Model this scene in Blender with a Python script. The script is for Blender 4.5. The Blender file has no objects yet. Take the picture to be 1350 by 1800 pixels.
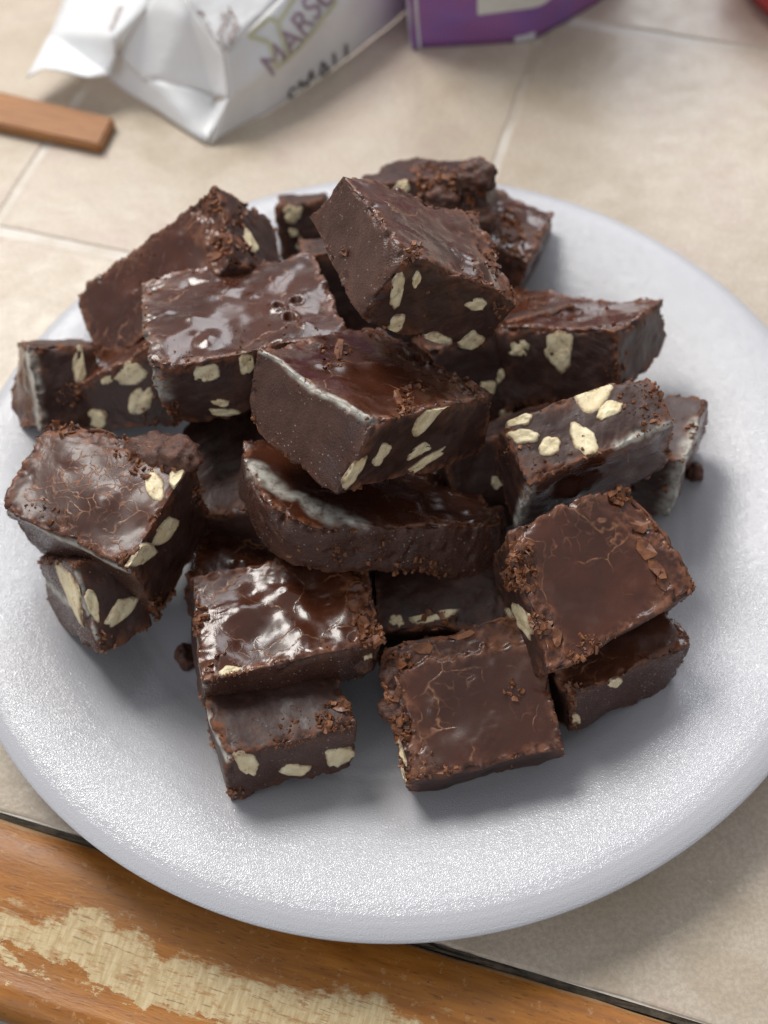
import bpy, bmesh, math, json
import numpy as np
from mathutils import Vector, Matrix
from mathutils.bvhtree import BVHTree

# ------------------------------------------------------------------ camera
scene = bpy.context.scene
COL = scene.collection
PITCH, ROLL, CAM_H = 1.0178, -0.0572, 0.2655
_c, _s = math.cos(ROLL), math.sin(ROLL)
_f = Vector((0, math.cos(PITCH), -math.sin(PITCH)))
_r0 = Vector((1, 0, 0)); _u0 = Vector((0, math.sin(PITCH), math.cos(PITCH)))
_r = _c * _r0 + _s * _u0; _u = -_s * _r0 + _c * _u0
cd = bpy.data.cameras.new('camera'); cam = bpy.data.objects.new('camera', cd); COL.objects.link(cam)
cam.matrix_world = Matrix(((_r.x, _u.x, -_f.x, 0), (_r.y, _u.y, -_f.y, 0), (_r.z, _u.z, -_f.z, CAM_H), (0, 0, 0, 1)))
cd.sensor_width = 36; cd.lens = 40.13; cd.sensor_fit = 'AUTO'
cd.clip_start = 0.01; cd.clip_end = 50
cd.dof.use_dof = True; cd.dof.focus_distance = 0.246; cd.dof.aperture_fstop = 11.0
scene.camera = cam

# ------------------------------------------------------------------ light of the room
w = bpy.data.worlds.new('World'); scene.world = w; w.use_nodes = True
bg = w.node_tree.nodes['Background']; bg.inputs[0].default_value = (0.85, 0.86, 0.90, 1); bg.inputs[1].default_value = 0.42
def area(name, loc, target, size, power, color, sy=None):
    l = bpy.data.lights.new(name, 'AREA'); l.energy = power; l.color = color; l.size = size
    if sy: l.shape = 'RECTANGLE'; l.size_y = sy
    o = bpy.data.objects.new(name, l); COL.objects.link(o); o.location = loc
    o.rotation_euler = (Vector(target) - Vector(loc)).to_track_quat('-Z', 'Y').to_euler()
    return o
area('ceiling_lamp', (-0.42, 0.84, 0.98), (0, .14, 0), 0.48, 12.5, (1.0, 0.97, 0.92))
area('back_fill_lamp', (0.35, 1.5, 1.0), (0, .14, 0), 0.9, 12, (0.95, 0.96, 1.0))  # added soft lamp behind the pile, broadens the sheen on the glaze
area('front_fill_lamp', (-1.2, -0.9, 1.0), (0, .12, 0), 0.8, 5, (0.88, 0.93, 1.0))  # added weak cool fill, gives the front faces a bluish sheen
scene.view_settings.view_transform = 'Standard'; scene.view_settings.look = 'None'
scene.view_settings.exposure = 0.0; scene.view_settings.gamma = 1.0
scene.render.engine = 'CYCLES'
scene.cycles.max_bounces = 6; scene.cycles.use_denoising = True
scene.cycles.sample_clamp_indirect = 4.0

DATA = json.loads(r'''{"P":{"A":[[-2.82,163.92,77.34],[27.49,174.48,52.1],[16.2,204.93,51.53],[-13.7,196.42,78.04],[8.4,169.68,91.39],[34.93,178.47,65.05],[27.68,209.04,64.56],[-4.65,197.19,89.01]],"B":[[-10.17,129.63,61.27],[24.23,154.13,40.05],[-2.41,179.72,34.75],[-31.35,155.9,56.38],[-0.43,137.43,76.71],[27.32,160.78,54.79],[1.1,187.21,50.0],[-26.13,163.68,71.81]],"C":[[-25.88,123.04,43.02],[25.78,130.4,18.32],[16.36,160.51,6.33],[-37.67,154.62,31.95],[-25.15,128.58,54.48],[29.47,138.26,31.21],[22.14,164.01,16.53],[-34.92,160.95,43.89]],"D":[[-49.13,165.64,42.31],[-5.63,175.04,39.41],[-14.31,212.41,29.34],[-59.57,202.62,31.99],[-52.96,169.84,59.08],[-4.54,179.35,56.25],[-15.37,216.49,46.03],[-59.21,207.54,49.21]],"E":[[-62.69,207.02,4.56],[-20.08,214.84,34.53],[-26.06,237.99,38.47],[-69.68,230.13,8.47],[-74.33,200.19,24.36],[-32.94,207.95,54.31],[-39.74,230.37,57.8],[-83.51,222.97,28.07]],"F":[[-78.5,186.15,13.38],[-45.64,173.08,33.09],[-32.57,199.24,25.49],[-62.55,209.26,3.9],[-82.65,191.71,25.42],[-55.3,184.68,48.85],[-39.75,208.19,39.61],[-69.73,218.21,18.03]],"G":[[-88.46,179.8,23.26],[-76.1,184.98,15.63],[-87.11,197.97,3.69],[-103.83,193.6,11.81],[-89.53,196.7,39.26],[-74.02,201.9,31.65],[-84.6,214.77,19.63],[-96.6,208.75,26.74]],"H":[[-87.14,145.79,22.03],[-54.99,123.95,21.54],[-41.69,147.95,24.05],[-74.52,167.87,23.35],[-87.58,142.77,46.76],[-56.54,123.57,47.91],[-42.52,149.63,51.68],[-78.44,166.36,49.02]],"I":[[-66.66,113.4,26.43],[-55.99,121.8,22.8],[-72.53,137.63,3.76],[-84.89,131.2,8.6],[-70.83,128.75,41.76],[-58.71,135.17,36.91],[-75.61,151.19,17.98],[-86.66,143.16,21.84]],"J":[[-44.03,99.34,20.92],[-3.97,107.73,17.52],[-8.26,135.18,14.01],[-48.54,127.43,17.81],[-41.93,101.31,36.54],[-0.84,109.98,33.3],[-6.6,137.71,29.96],[-46.03,128.81,33.06]],"K":[[-37.78,81.08,13.11],[-10.77,89.58,9.43],[-18.48,115.48,3.89],[-46.57,107.38,7.83],[-37.43,85.47,30.47],[-8.53,93.16,26.29],[-17.23,119.43,20.98],[-45.32,111.33,24.91]],"L":[[2.52,84.57,3.83],[38.07,89.04,7.17],[33.4,119.67,13.79],[-2.03,115.11,10.41],[1.48,81.22,21.16],[36.52,85.2,24.19],[32.4,116.17,31.03],[-3.21,110.74,27.1]],"M":[[30.84,105.03,17.61],[66.11,119.16,18.03],[55.11,145.92,27.35],[24.26,132.01,27.06],[34.24,97.39,36.62],[68.75,115.19,39.32],[56.33,139.77,47.28],[26.16,127.47,47.98]],"N":[[31.64,141.76,25.68],[69.39,152.69,27.38],[64.25,167.87,29.5],[27.48,156.26,27.38],[31.96,137.34,51.38],[67.65,150.44,54.42],[64.39,164.31,55.73],[27.53,152.94,53.77]],"O":[[28.58,183.84,14.66],[61.66,174.15,33.3],[79.71,199.32,21.92],[45.31,211.75,4.97],[28.68,198.88,33.58],[59.55,182.77,48.26],[77.98,203.75,34.29],[40.36,222.85,21.45]],"P":[[63.53,156.52,5.05],[74.12,151.77,6.12],[85.09,171.3,4.29],[74.84,176.88,3.74],[63.45,158.63,31.08],[73.67,153.22,31.73],[84.58,173.53,30.39],[74.87,177.81,29.04]],"Q":[[39.82,92.41,10.74],[67.84,106.67,7.97],[56.05,131.16,3.93],[27.39,117.75,7.22],[39.82,96.09,28.04],[68.98,108.66,24.24],[56.65,134.0,20.72],[27.99,120.59,24.01]],"S":[[-2.82,235.34,27.16],[34.6,229.38,33.45],[40.15,253.04,18.08],[5.3,259.15,11.88],[-4.72,245.1,42.99],[33.77,239.24,49.35],[35.74,263.31,34.24],[7.95,270.03,28.41]],"T":[[19.57,230.58,15.22],[39.29,220.02,13.12],[52.67,246.82,3.92],[32.95,257.38,6.02],[23.65,234.66,33.03],[43.45,224.12,30.95],[56.29,250.93,21.76],[37.41,261.38,23.78]],"U":[[-27.14,243.1,17.49],[-10.71,242.42,17.24],[-10.73,259.34,4.25],[-26.66,259.07,3.91],[-26.59,252.02,30.44],[-11.27,253.38,31.44],[-11.73,270.49,18.57],[-26.6,269.5,17.79]],"X":[[-50.59,129.21,8.22],[-14.55,117.18,8.33],[-5.99,142.76,3.97],[-42.04,154.79,3.86],[-49.62,132.24,25.24],[-13.74,119.76,25.07],[-5.18,145.34,20.72],[-41.41,156.84,20.28]],"V":[[-4.9,118.0,3.88],[28.23,116.01,3.75],[30.27,149.93,5.03],[-2.86,151.91,5.16],[-3.8,117.22,22.44],[27.2,115.31,22.35],[30.3,149.22,23.64],[-2.83,151.2,23.77]],"W":[[-29.75,149.68,4.0],[14.11,153.2,4.0],[11.07,191.08,4.0],[-32.79,187.56,4.0],[-29.75,149.68,18.0],[14.11,153.2,18.0],[11.07,191.08,18.0],[-32.79,187.56,18.0]],"Y":[[-17.59,212.79,7.34],[22.18,217.11,7.34],[20.07,236.49,35.19],[-19.7,232.17,35.19],[-15.82,196.5,18.81],[23.95,200.82,18.81],[21.84,220.21,46.66],[-17.93,215.89,46.66]],"Z":[[-52.91,149.56,3.86],[-23.11,140.89,19.93],[-13.63,173.54,19.96],[-43.43,182.21,3.88],[-61.13,151.91,20.58],[-31.55,143.33,36.71],[-21.97,175.95,36.72],[-51.77,184.61,20.64]],"AA":[[16.41,152.75,4.86],[50.44,164.5,4.86],[44.99,180.3,24.78],[10.96,168.55,24.78],[19.66,143.34,13.22],[53.69,155.09,13.22],[48.24,170.88,33.14],[14.21,159.13,33.14]],"BB":[[13.65,189.33,3.99],[53.8,201.64,3.99],[49.11,216.95,24.47],[8.95,204.63,24.47],[17.8,175.77,15.07],[57.96,188.09,15.07],[53.26,203.39,35.55],[13.11,191.07,35.55]]},"nuts":{"BB":[["top",0.338,0.408,0.056,0.023,0.016,-0.077],["top",0.421,0.07,0.044,0.012,0.011,-0.068]],"AA":[["top",0.347,0.551,0.043,0.005,0.007,-0.059]],"A":[["front",0.084,0.538,0.044,-0.2,-0.048,-0.006],["front",0.15,0.763,0.028,-0.101,-0.025,-0.009],["front",0.659,0.736,0.081,0.052,0.026,-0.081],["front",0.228,0.092,0.003,-0.127,-0.057,0.034],["front",0.56,0.04,0.086,0.039,0.024,-0.084],["front",0.802,0.117,0.074,0.083,0.058,-0.151]],"B":[["front",0.436,0.906,-0.1,-0.243,-0.053,0.081],["front",0.187,0.524,-0.023,-0.131,-0.047,0.07],["front",0.04,0.347,-0.005,-0.204,-0.056,0.078],["front",0.473,0.374,-0.071,-0.064,-0.029,0.068],["front",0.549,0.213,-0.082,-0.121,-0.028,0.062]],"D":[["front",0.262,0.779,0.056,-0.045,-0.017,-0.137],["front",0.462,0.814,0.044,-0.026,-0.014,-0.177],["front",0.283,0.291,0.046,-0.034,-0.006,-0.052],["front",0.287,0.114,0.071,-0.05,-0.007,-0.063]],"E":[["right",0.403,0.63,-0.164,-0.017,-0.068,0.098]],"F":[["front",0.685,0.823,0.161,-0.057,-0.046,-0.135],["front",0.608,0.399,-0.159,-0.145,-0.024,0.105],["front",0.139,0.333,0.122,0.013,-0.025,-0.171],["front",0.426,0.876,0.033,-0.043,-0.042,-0.062]],"G":[["front",0.716,0.782,-0.005,-0.175,-0.105,-0.003]],"H":[["top",0.86,0.673,0.051,-0.106,-0.054,-0.03],["top",0.96,0.814,0.017,-0.105,-0.048,0.001],["right",0.494,0.745,-0.134,0.025,-0.034,0.121],["right",0.141,0.947,-0.137,0.126,-0.006,0.166]],"I":[["front",0.07,0.531,0.034,-0.148,-0.118,-0.006],["front",0.505,0.343,0.294,0.064,0.063,-0.103],["left",0.228,0.68,-0.117,-0.314,0.156,-0.061]],"J":[["front",0.341,0.04,0.103,-0.024,0.006,-0.138],["top",0.159,0.04,0.06,0.005,0.003,-0.046],["front",0.917,0.605,0.024,0.04,0.019,-0.124]],"K":[["front",0.172,0.769,0.073,-0.024,0.0,-0.211],["front",0.502,0.29,0.115,-0.005,0.013,-0.167],["front",0.86,0.406,0.099,0.107,0.047,-0.227]],"L":[["left",0.04,0.96,-0.034,-0.382,-0.143,1.052],["left",0.252,0.96,-0.033,-0.508,-0.125,1.194]],"M":[["left",0.429,0.531,-0.131,0.188,0.0,-0.268],["left",0.448,0.04,-0.113,0.037,0.01,-0.204],["left",0.222,0.181,-0.081,0.045,-0.002,-0.189],["left",0.074,0.04,-0.068,0.18,-0.031,-0.269]],"N":[["top",0.597,0.96,-0.048,-0.273,-0.094,0.103],["top",0.641,0.582,-0.089,-0.073,-0.012,0.127],["top",0.115,0.954,0.068,-0.064,-0.018,-0.108],["top",0.093,0.699,0.072,-0.101,-0.021,-0.092],["top",0.217,0.4,0.073,-0.039,-0.011,-0.119],["top",0.432,0.267,0.025,-0.261,-0.067,-0.048]],"O":[["front",0.587,0.696,-0.022,-0.214,-0.103,0.029],["front",0.306,0.758,-0.007,-0.1,-0.074,0.011],["front",0.115,0.437,0.003,-0.08,-0.053,-0.001]],"P":[["front",0.331,0.926,0.304,0.056,0.018,-0.066],["front",0.413,0.96,0.109,-0.045,-0.092,-0.101]],"Q":[["front",0.345,0.872,0.056,0.016,0.029,-0.125],["front",0.04,0.427,0.055,-0.119,-0.008,-0.09]],"S":[["front",0.375,0.901,-0.006,-0.098,-0.057,0.009],["front",0.234,0.755,0.038,-0.033,-0.015,-0.062]],"U":[["front",0.32,0.811,0.185,-0.013,-0.001,-0.148],["front",0.305,0.473,0.028,-0.078,-0.074,-0.024],["front",0.419,0.241,0.083,-0.02,-0.031,-0.107]],"V":[["top",0.432,0.116,0.17,0.033,0.007,-0.038],["top",0.169,0.081,0.058,-0.005,-0.004,-0.043]]},"crs":{"M":[["top",0.02,0.792,0.095,-0.042,-0.032,-0.089,55,1.7],["top",0.02,0.646,0.078,-0.036,-0.025,-0.074,40,1.4],["top",0.02,0.338,0.067,-0.036,-0.021,-0.065,22,1.3],["left",0.735,0.765,-0.084,0.4,-0.08,-0.187,50,1.6],["top",0.239,0.02,0.091,-0.061,-0.035,-0.098,40,1.2],["top",0.91,0.947,0.079,-0.039,-0.046,-0.09,30,1.5]],"H":[["top",0.688,0.91,0.147,0.065,0.085,-0.209,70,1.4],["top",0.884,0.98,0.096,0.04,0.056,-0.137,50,1.4],["right",0.085,0.02,0.161,-0.312,-0.089,-0.188,50,1.5],["top",0.103,0.938,0.076,0.036,0.041,-0.118,30,1.2],["top",0.293,0.11,0.105,0.062,0.058,-0.133,20,1.0],["right",0.949,0.539,0.127,-0.183,-0.042,-0.108,30,1.2],["top",0.965,0.02,0.059,0.034,0.035,-0.068,30,1.0]],"J":[["top",0.02,0.591,0.061,-0.024,-0.006,-0.109,40,1.4],["top",0.959,0.059,0.077,-0.029,-0.022,-0.132,50,1.3],["top",0.14,0.02,0.115,-0.044,-0.015,-0.199,30,1.0],["top",0.902,0.191,0.054,-0.02,-0.015,-0.094,26,1.4]],"L":[["top",0.02,0.379,0.083,-0.021,-0.018,-0.097,50,1.5],["top",0.02,0.66,0.077,-0.021,-0.016,-0.091,40,1.6],["top",0.099,0.03,0.138,-0.031,-0.03,-0.156,36,0.9],["top",0.781,0.463,0.055,-0.014,-0.013,-0.062,10,1.4],["top",0.103,0.834,0.084,-0.024,-0.018,-0.1,36,1.5],["left",0.02,0.98,0.4,-0.4,-0.216,0.4,36,1.3]],"K":[["top",0.859,0.085,0.119,-0.039,-0.047,-0.152,60,1.3],["top",0.546,0.049,0.157,-0.052,-0.055,-0.201,40,1.0],["left",0.706,0.02,-0.4,0.4,0.102,-0.4,24,1.0],["front",0.02,0.179,0.068,-0.06,-0.015,-0.196,20,1.0]],"B":[["top",0.31,0.092,0.045,-0.019,-0.072,-0.07,22,1.1],["top",0.487,0.205,0.06,-0.025,-0.098,-0.094,26,1.1],["top",0.97,0.209,0.104,-0.04,-0.175,-0.153,30,1.3],["top",0.97,0.048,0.066,-0.026,-0.113,-0.095,36,1.2],["top",0.396,0.751,0.096,-0.035,-0.153,-0.165,26,1.1],["left",0.967,0.06,-0.063,0.068,-0.014,-0.083,16,1.0]],"A":[["top",0.939,0.043,0.15,0.065,-0.079,-0.167,60,1.2],["top",0.577,0.055,0.199,0.096,-0.134,-0.255,36,0.8],["top",0.1,0.12,0.078,0.045,-0.064,-0.119,24,1.0],["top",0.98,0.437,0.154,0.061,-0.074,-0.184,50,1.1],["left",0.531,0.243,-0.034,0.063,-0.027,-0.035,8,1.2]],"C":[["top",0.98,0.216,0.065,0.012,-0.048,-0.233,24,1.0],["top",0.9,0.746,0.087,0.047,-0.059,-0.321,20,0.9],["front",0.648,0.101,0.105,0.017,0.019,-0.4,40,1.3],["front",0.335,0.61,0.144,0.015,0.011,-0.4,36,0.9]],"D":[["top",0.109,0.02,0.104,-0.039,-0.013,-0.221,30,0.8],["top",0.602,0.02,0.206,-0.079,-0.068,-0.4,40,0.7],["top",0.528,0.91,0.078,-0.027,-0.024,-0.171,18,0.9],["front",0.02,0.291,0.044,-0.028,-0.023,-0.152,24,1.0]],"E":[["top",0.98,0.853,0.082,-0.138,-0.031,-0.177,50,1.3],["top",0.978,0.312,0.077,-0.125,-0.029,-0.159,40,1.5],["right",0.789,0.578,0.124,-0.278,-0.239,0.098,36,1.3],["top",0.477,0.704,0.094,-0.145,-0.037,-0.186,18,0.7]],"F":[["front",0.764,0.159,0.191,-0.045,-0.125,-0.345,50,1.2],["front",0.026,0.819,0.112,-0.081,-0.067,-0.22,30,1.3]],"G":[["front",0.507,0.428,0.187,-0.002,-0.017,-0.13,24,1.2],["front",0.07,0.943,0.115,0.0,-0.018,-0.089,18,1.0]],"S":[["front",0.753,0.752,0.16,-0.024,-0.013,-0.331,80,1.7],["front",0.536,0.868,0.12,-0.019,-0.013,-0.248,40,1.3],["top",0.652,0.326,0.182,-0.089,0.085,-0.4,40,1.4]],"T":[["top",0.506,0.396,0.175,0.105,0.127,-0.263,60,1.6],["top",0.775,0.076,0.134,0.079,0.091,-0.199,40,1.5]],"U":[["front",0.18,0.98,0.151,-0.023,-0.01,-0.139,16,0.9]],"N":[["top",0.894,0.313,0.127,-0.15,-0.059,-0.359,50,0.9],["top",0.291,0.07,0.188,-0.209,-0.082,-0.4,40,0.9],["top",0.843,0.697,0.096,-0.106,-0.044,-0.276,30,0.9],["left",0.741,0.674,-0.278,0.326,-0.052,-0.146,18,0.8]],"O":[["top",0.505,0.517,0.253,0.065,0.382,-0.4,50,0.8],["front",0.98,0.439,0.074,-0.015,-0.008,-0.195,16,1.1],["top",0.163,0.677,0.076,0.019,0.074,-0.295,20,1.0]],"P":[["top",0.98,0.475,0.163,0.028,0.065,-0.109,14,1.2],["front",0.76,0.629,0.163,0.035,0.043,-0.123,16,1.1]],"Q":[["top",0.02,0.056,0.049,-0.028,-0.037,-0.064,24,1.2],["top",0.913,0.02,0.08,-0.044,-0.067,-0.099,16,0.8],["front",0.02,0.278,0.076,-0.108,0.011,-0.203,16,1.0]],"I":[["left",0.735,0.98,-0.233,0.025,0.064,-0.118,20,1.0],["front",0.061,0.113,0.183,-0.06,-0.059,-0.111,16,0.9]],"V":[["top",0.479,0.02,0.172,-0.0,-0.003,-0.168,40,1.4]],"X":[["top",0.134,0.02,0.089,0.04,0.043,-0.154,40,1.3]]},"fls":{"M":[["top",0.881,0.63,0.049,-0.063,-0.033,-0.033],["top",0.837,0.455,-0.002,-0.099,-0.056,-0.001],["top",0.838,0.282,0.014,-0.092,-0.042,-0.01],["top",0.83,0.18,-0.01,-0.075,-0.042,0.009],["top",0.04,0.879,0.041,-0.017,-0.015,-0.042],["top",0.025,0.757,0.012,-0.065,-0.041,-0.004],["top",0.02,0.604,0.029,-0.052,-0.025,-0.012],["top",0.056,0.292,0.008,-0.049,-0.034,-0.001],["top",0.104,0.205,-0.02,-0.056,-0.026,0.015],["top",0.85,0.874,0.025,-0.043,-0.028,-0.021]],"J":[["top",0.898,0.164,-0.006,-0.106,-0.043,0.003],["top",0.928,0.02,0.067,0.015,0.002,-0.051]],"L":[["top",0.02,0.628,0.04,-0.061,-0.034,-0.031],["top",0.107,0.855,0.061,-0.047,-0.025,-0.046],["top",0.284,0.914,0.079,-0.009,-0.003,-0.051],["top",0.53,0.952,0.089,-0.014,-0.005,-0.046]],"H":[["right",0.081,0.02,0.053,-0.209,-0.041,-0.002]],"E":[["top",0.98,0.342,0.027,-0.129,-0.033,-0.019],["top",0.87,0.248,0.048,-0.036,-0.0,-0.066]],"B":[["top",0.453,0.788,0.028,-0.01,-0.096,-0.103],["top",0.98,0.178,0.08,0.008,-0.043,-0.051],["top",0.35,0.186,-0.026,-0.063,-0.035,-0.014]],"K":[["top",0.923,0.149,0.06,-0.02,-0.011,-0.036]],"S":[["top",0.405,0.432,0.051,-0.021,0.033,-0.176]]},"lum":{"H":[["top",0.722,0.942,6.5],["top",0.884,0.98,5.2]],"S":[["front",0.912,0.956,5.5],["front",0.921,0.353,5.0],["front",0.669,0.682,5.5],["top",0.434,0.531,4]],"T":[["top",0.628,0.226,4.2]],"J":[["front",0.9,0.489,3.2]],"L":[["top",0.02,0.533,3.4],["top",0.057,0.781,3.0]]},"BAG":{"p1":[-117.0,347.3,7.0],"p2":[-109.67,344.7,12.0],"p3":[-101.71,339.84,14.0],"p4":[-93.3,338.7,12.0],"p5":[-85.84,340.86,11.0],"p6":[-83.01,342.68,17.0],"p7":[-80.5,343.53,24.0],"p8":[-69.29,347.86,31.0],"p9":[-62.53,353.88,38.0],"p10":[-100.48,385.0,20.0],"p11":[-108.33,362.96,13.0],"q1":[-88.66,348.41,4.0],"q2":[-53.13,315.83,0.6],"q3":[-50.34,330.71,5.0],"q4":[-43.89,321.76,14.0],"q5":[-73.99,337.49,10.0],"q6":[-50.28,330.12,9.0],"s1":[-83.73,348.34,14.0],"m":[-68.94,335.35,12.0],"t":[-56.16,339.19,33.0],"r1":[-43.62,327.13,27.0],"r2":[-54.41,340.8,38.0],"a1":[-29.07,341.16,32.0],"a2":[-28.13,332.24,20.0],"a3":[-29.37,333.37,9.0],"a4":[-31.11,331.55,0.6],"b1":[-11.3,358.48,38.0],"b2":[-6.31,353.68,23.0],"b3":[-2.15,358.81,10.0],"b4":[-0.07,362.25,0.6],"c1":[5.03,383.39,40.0],"c2":[21.51,382.43,24.0],"c3":[26.87,392.43,10.0],"c4":[30.22,396.92,0.6],"d1":[-31.45,376.82,46.0],"e1":[-87.83,419.91,24.0]},"STICK":{"a":[-126.48,345.12,6.0],"b":[-85.41,327.75,6.0],"c":[-89.34,313.66,6.0],"d":[-123.92,325.2,6.0],"a0":[-129.4,353.1,0.0]},"PACK":{"a":[22.7,361.35,0.0],"b":[61.55,361.77,0.0],"c":[94.1,384.79,0.0]},"LOOSE":{"a":[-51.46,121.09,6.0],"b":[-81.34,130.67,6.0],"c":[84.22,166.14,7.0],"n":[-101.85,171.32,9.0]},"RED":{"a":[142.32,370.38,6.0],"b":[147.83,359.88,6.0]}}''')

# ------------------------------------------------------------------ helpers
def tag(o, label=None, cat=None, group=None, kind=None):
    if label: o['label'] = label
    if cat: o['category'] = cat
    if group: o['group'] = group
    if kind: o['kind'] = kind
    return o

def mesh_obj(name, verts, faces, mat, parent=None, smooth=True, origin=None):
    me = bpy.data.meshes.new(name)
    v = np.asarray(verts, dtype=np.float64)
    if origin is not None: v = v - np.asarray(origin)
    me.from_pydata(v.tolist(), [], [tuple(f) for f in faces])
    if smooth: me.polygons.foreach_set('use_smooth', np.ones(len(me.polygons), dtype=bool))
    for m in (mat if isinstance(mat, (list, tuple)) else [mat]): me.materials.append(m)
    me.update()
    o = bpy.data.objects.new(name, me); COL.objects.link(o)
    if origin is not None: o.location = origin
    if parent is not None:
        o.parent = parent
        o.matrix_parent_inverse = Matrix.Translation(-Vector(parent.location))
    return o

def _hash(ix, iy, iz, seed):
    h = (ix.astype(np.uint32) * np.uint32(374761393) + iy.astype(np.uint32) * np.uint32(668265263)
         + iz.astype(np.uint32) * np.uint32(2147483647 - 58) + np.uint32((seed * 974711 + 12345) & 0xffffffff))
    h = (h ^ (h >> np.uint32(13))) * np.uint32(1274126177)
    h = (h ^ (h >> np.uint32(16))) * np.uint32(2246822519)
    return (h ^ (h >> np.uint32(15)))

def gnoise(p, seed=0):
    """gradient noise, p (n,3) -> about -1..1"""
    i = np.floor(p).astype(np.int64); f = p - i
    u = f * f * f * (f * (f * 6 - 15) + 10)
    out = 0
    for dx in (0, 1):
        for dy in (0, 1):
            for dz in (0, 1):
                h = _hash(i[:, 0] + dx, i[:, 1] + dy, i[:, 2] + dz, seed)
                gx = ((h & np.uint32(1023)).astype(float) / 511.5) - 1
                gy = (((h >> np.uint32(10)) & np.uint32(1023)).astype(float) / 511.5) - 1
                gz = (((h >> np.uint32(20)) & np.uint32(1023)).astype(float) / 511.5) - 1
                d = gx * (f[:, 0] - dx) + gy * (f[:, 1] - dy) + gz * (f[:, 2] - dz)
                wt = (u[:, 0] if dx else 1 - u[:, 0]) * (u[:, 1] if dy else 1 - u[:, 1]) * (u[:, 2] if dz else 1 - u[:, 2])
                out = out + wt * d
    return out * 1.3

def fbm(p, seed=0, oct=3, gain=.5):
    a, s, o = 1.0, 0, 0
    for k in range(oct):
        o = o + a * gnoise(p * (2.03 ** k) + 17.3 * k, seed + k); s += a; a *= gain
    return o / s

def worley(p, seed=0):
    """distance to nearest and second nearest cell point, and the cell hash 0..1"""
    i = np.floor(p).astype(np.int64)
    d1 = np.full(len(p), 9.); d2 = np.full(len(p), 9.); hh = np.zeros(len(p))
    for dx in (-1, 0, 1):
        for dy in (-1, 0, 1):
            for dz in (-1, 0, 1):
                c = i + np.array([dx, dy, dz])
                h = _hash(c[:, 0], c[:, 1], c[:, 2], seed)
                q = c + np.stack([(h & np.uint32(1023)) / 1023., ((h >> np.uint32(10)) & np.uint32(1023)) / 1023., ((h >> np.uint32(20)) & np.uint32(1023)) / 1023.], 1)
                d = np.linalg.norm(p - q, axis=1)
                near = d < d1
                d2 = np.where(near, d1, np.minimum(d2, d)); hh = np.where(near, (h >> np.uint32(8)) / 16777216., hh)
                d1 = np.minimum(d1, d)
    return d1, d2, hh

def wl(p, seed): return worley(p, seed + 77)[2]

def sstep(a, b, x):
    t = np.clip((x - a) / (b - a), 0, 1); return t * t * (3 - 2 * t)

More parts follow.
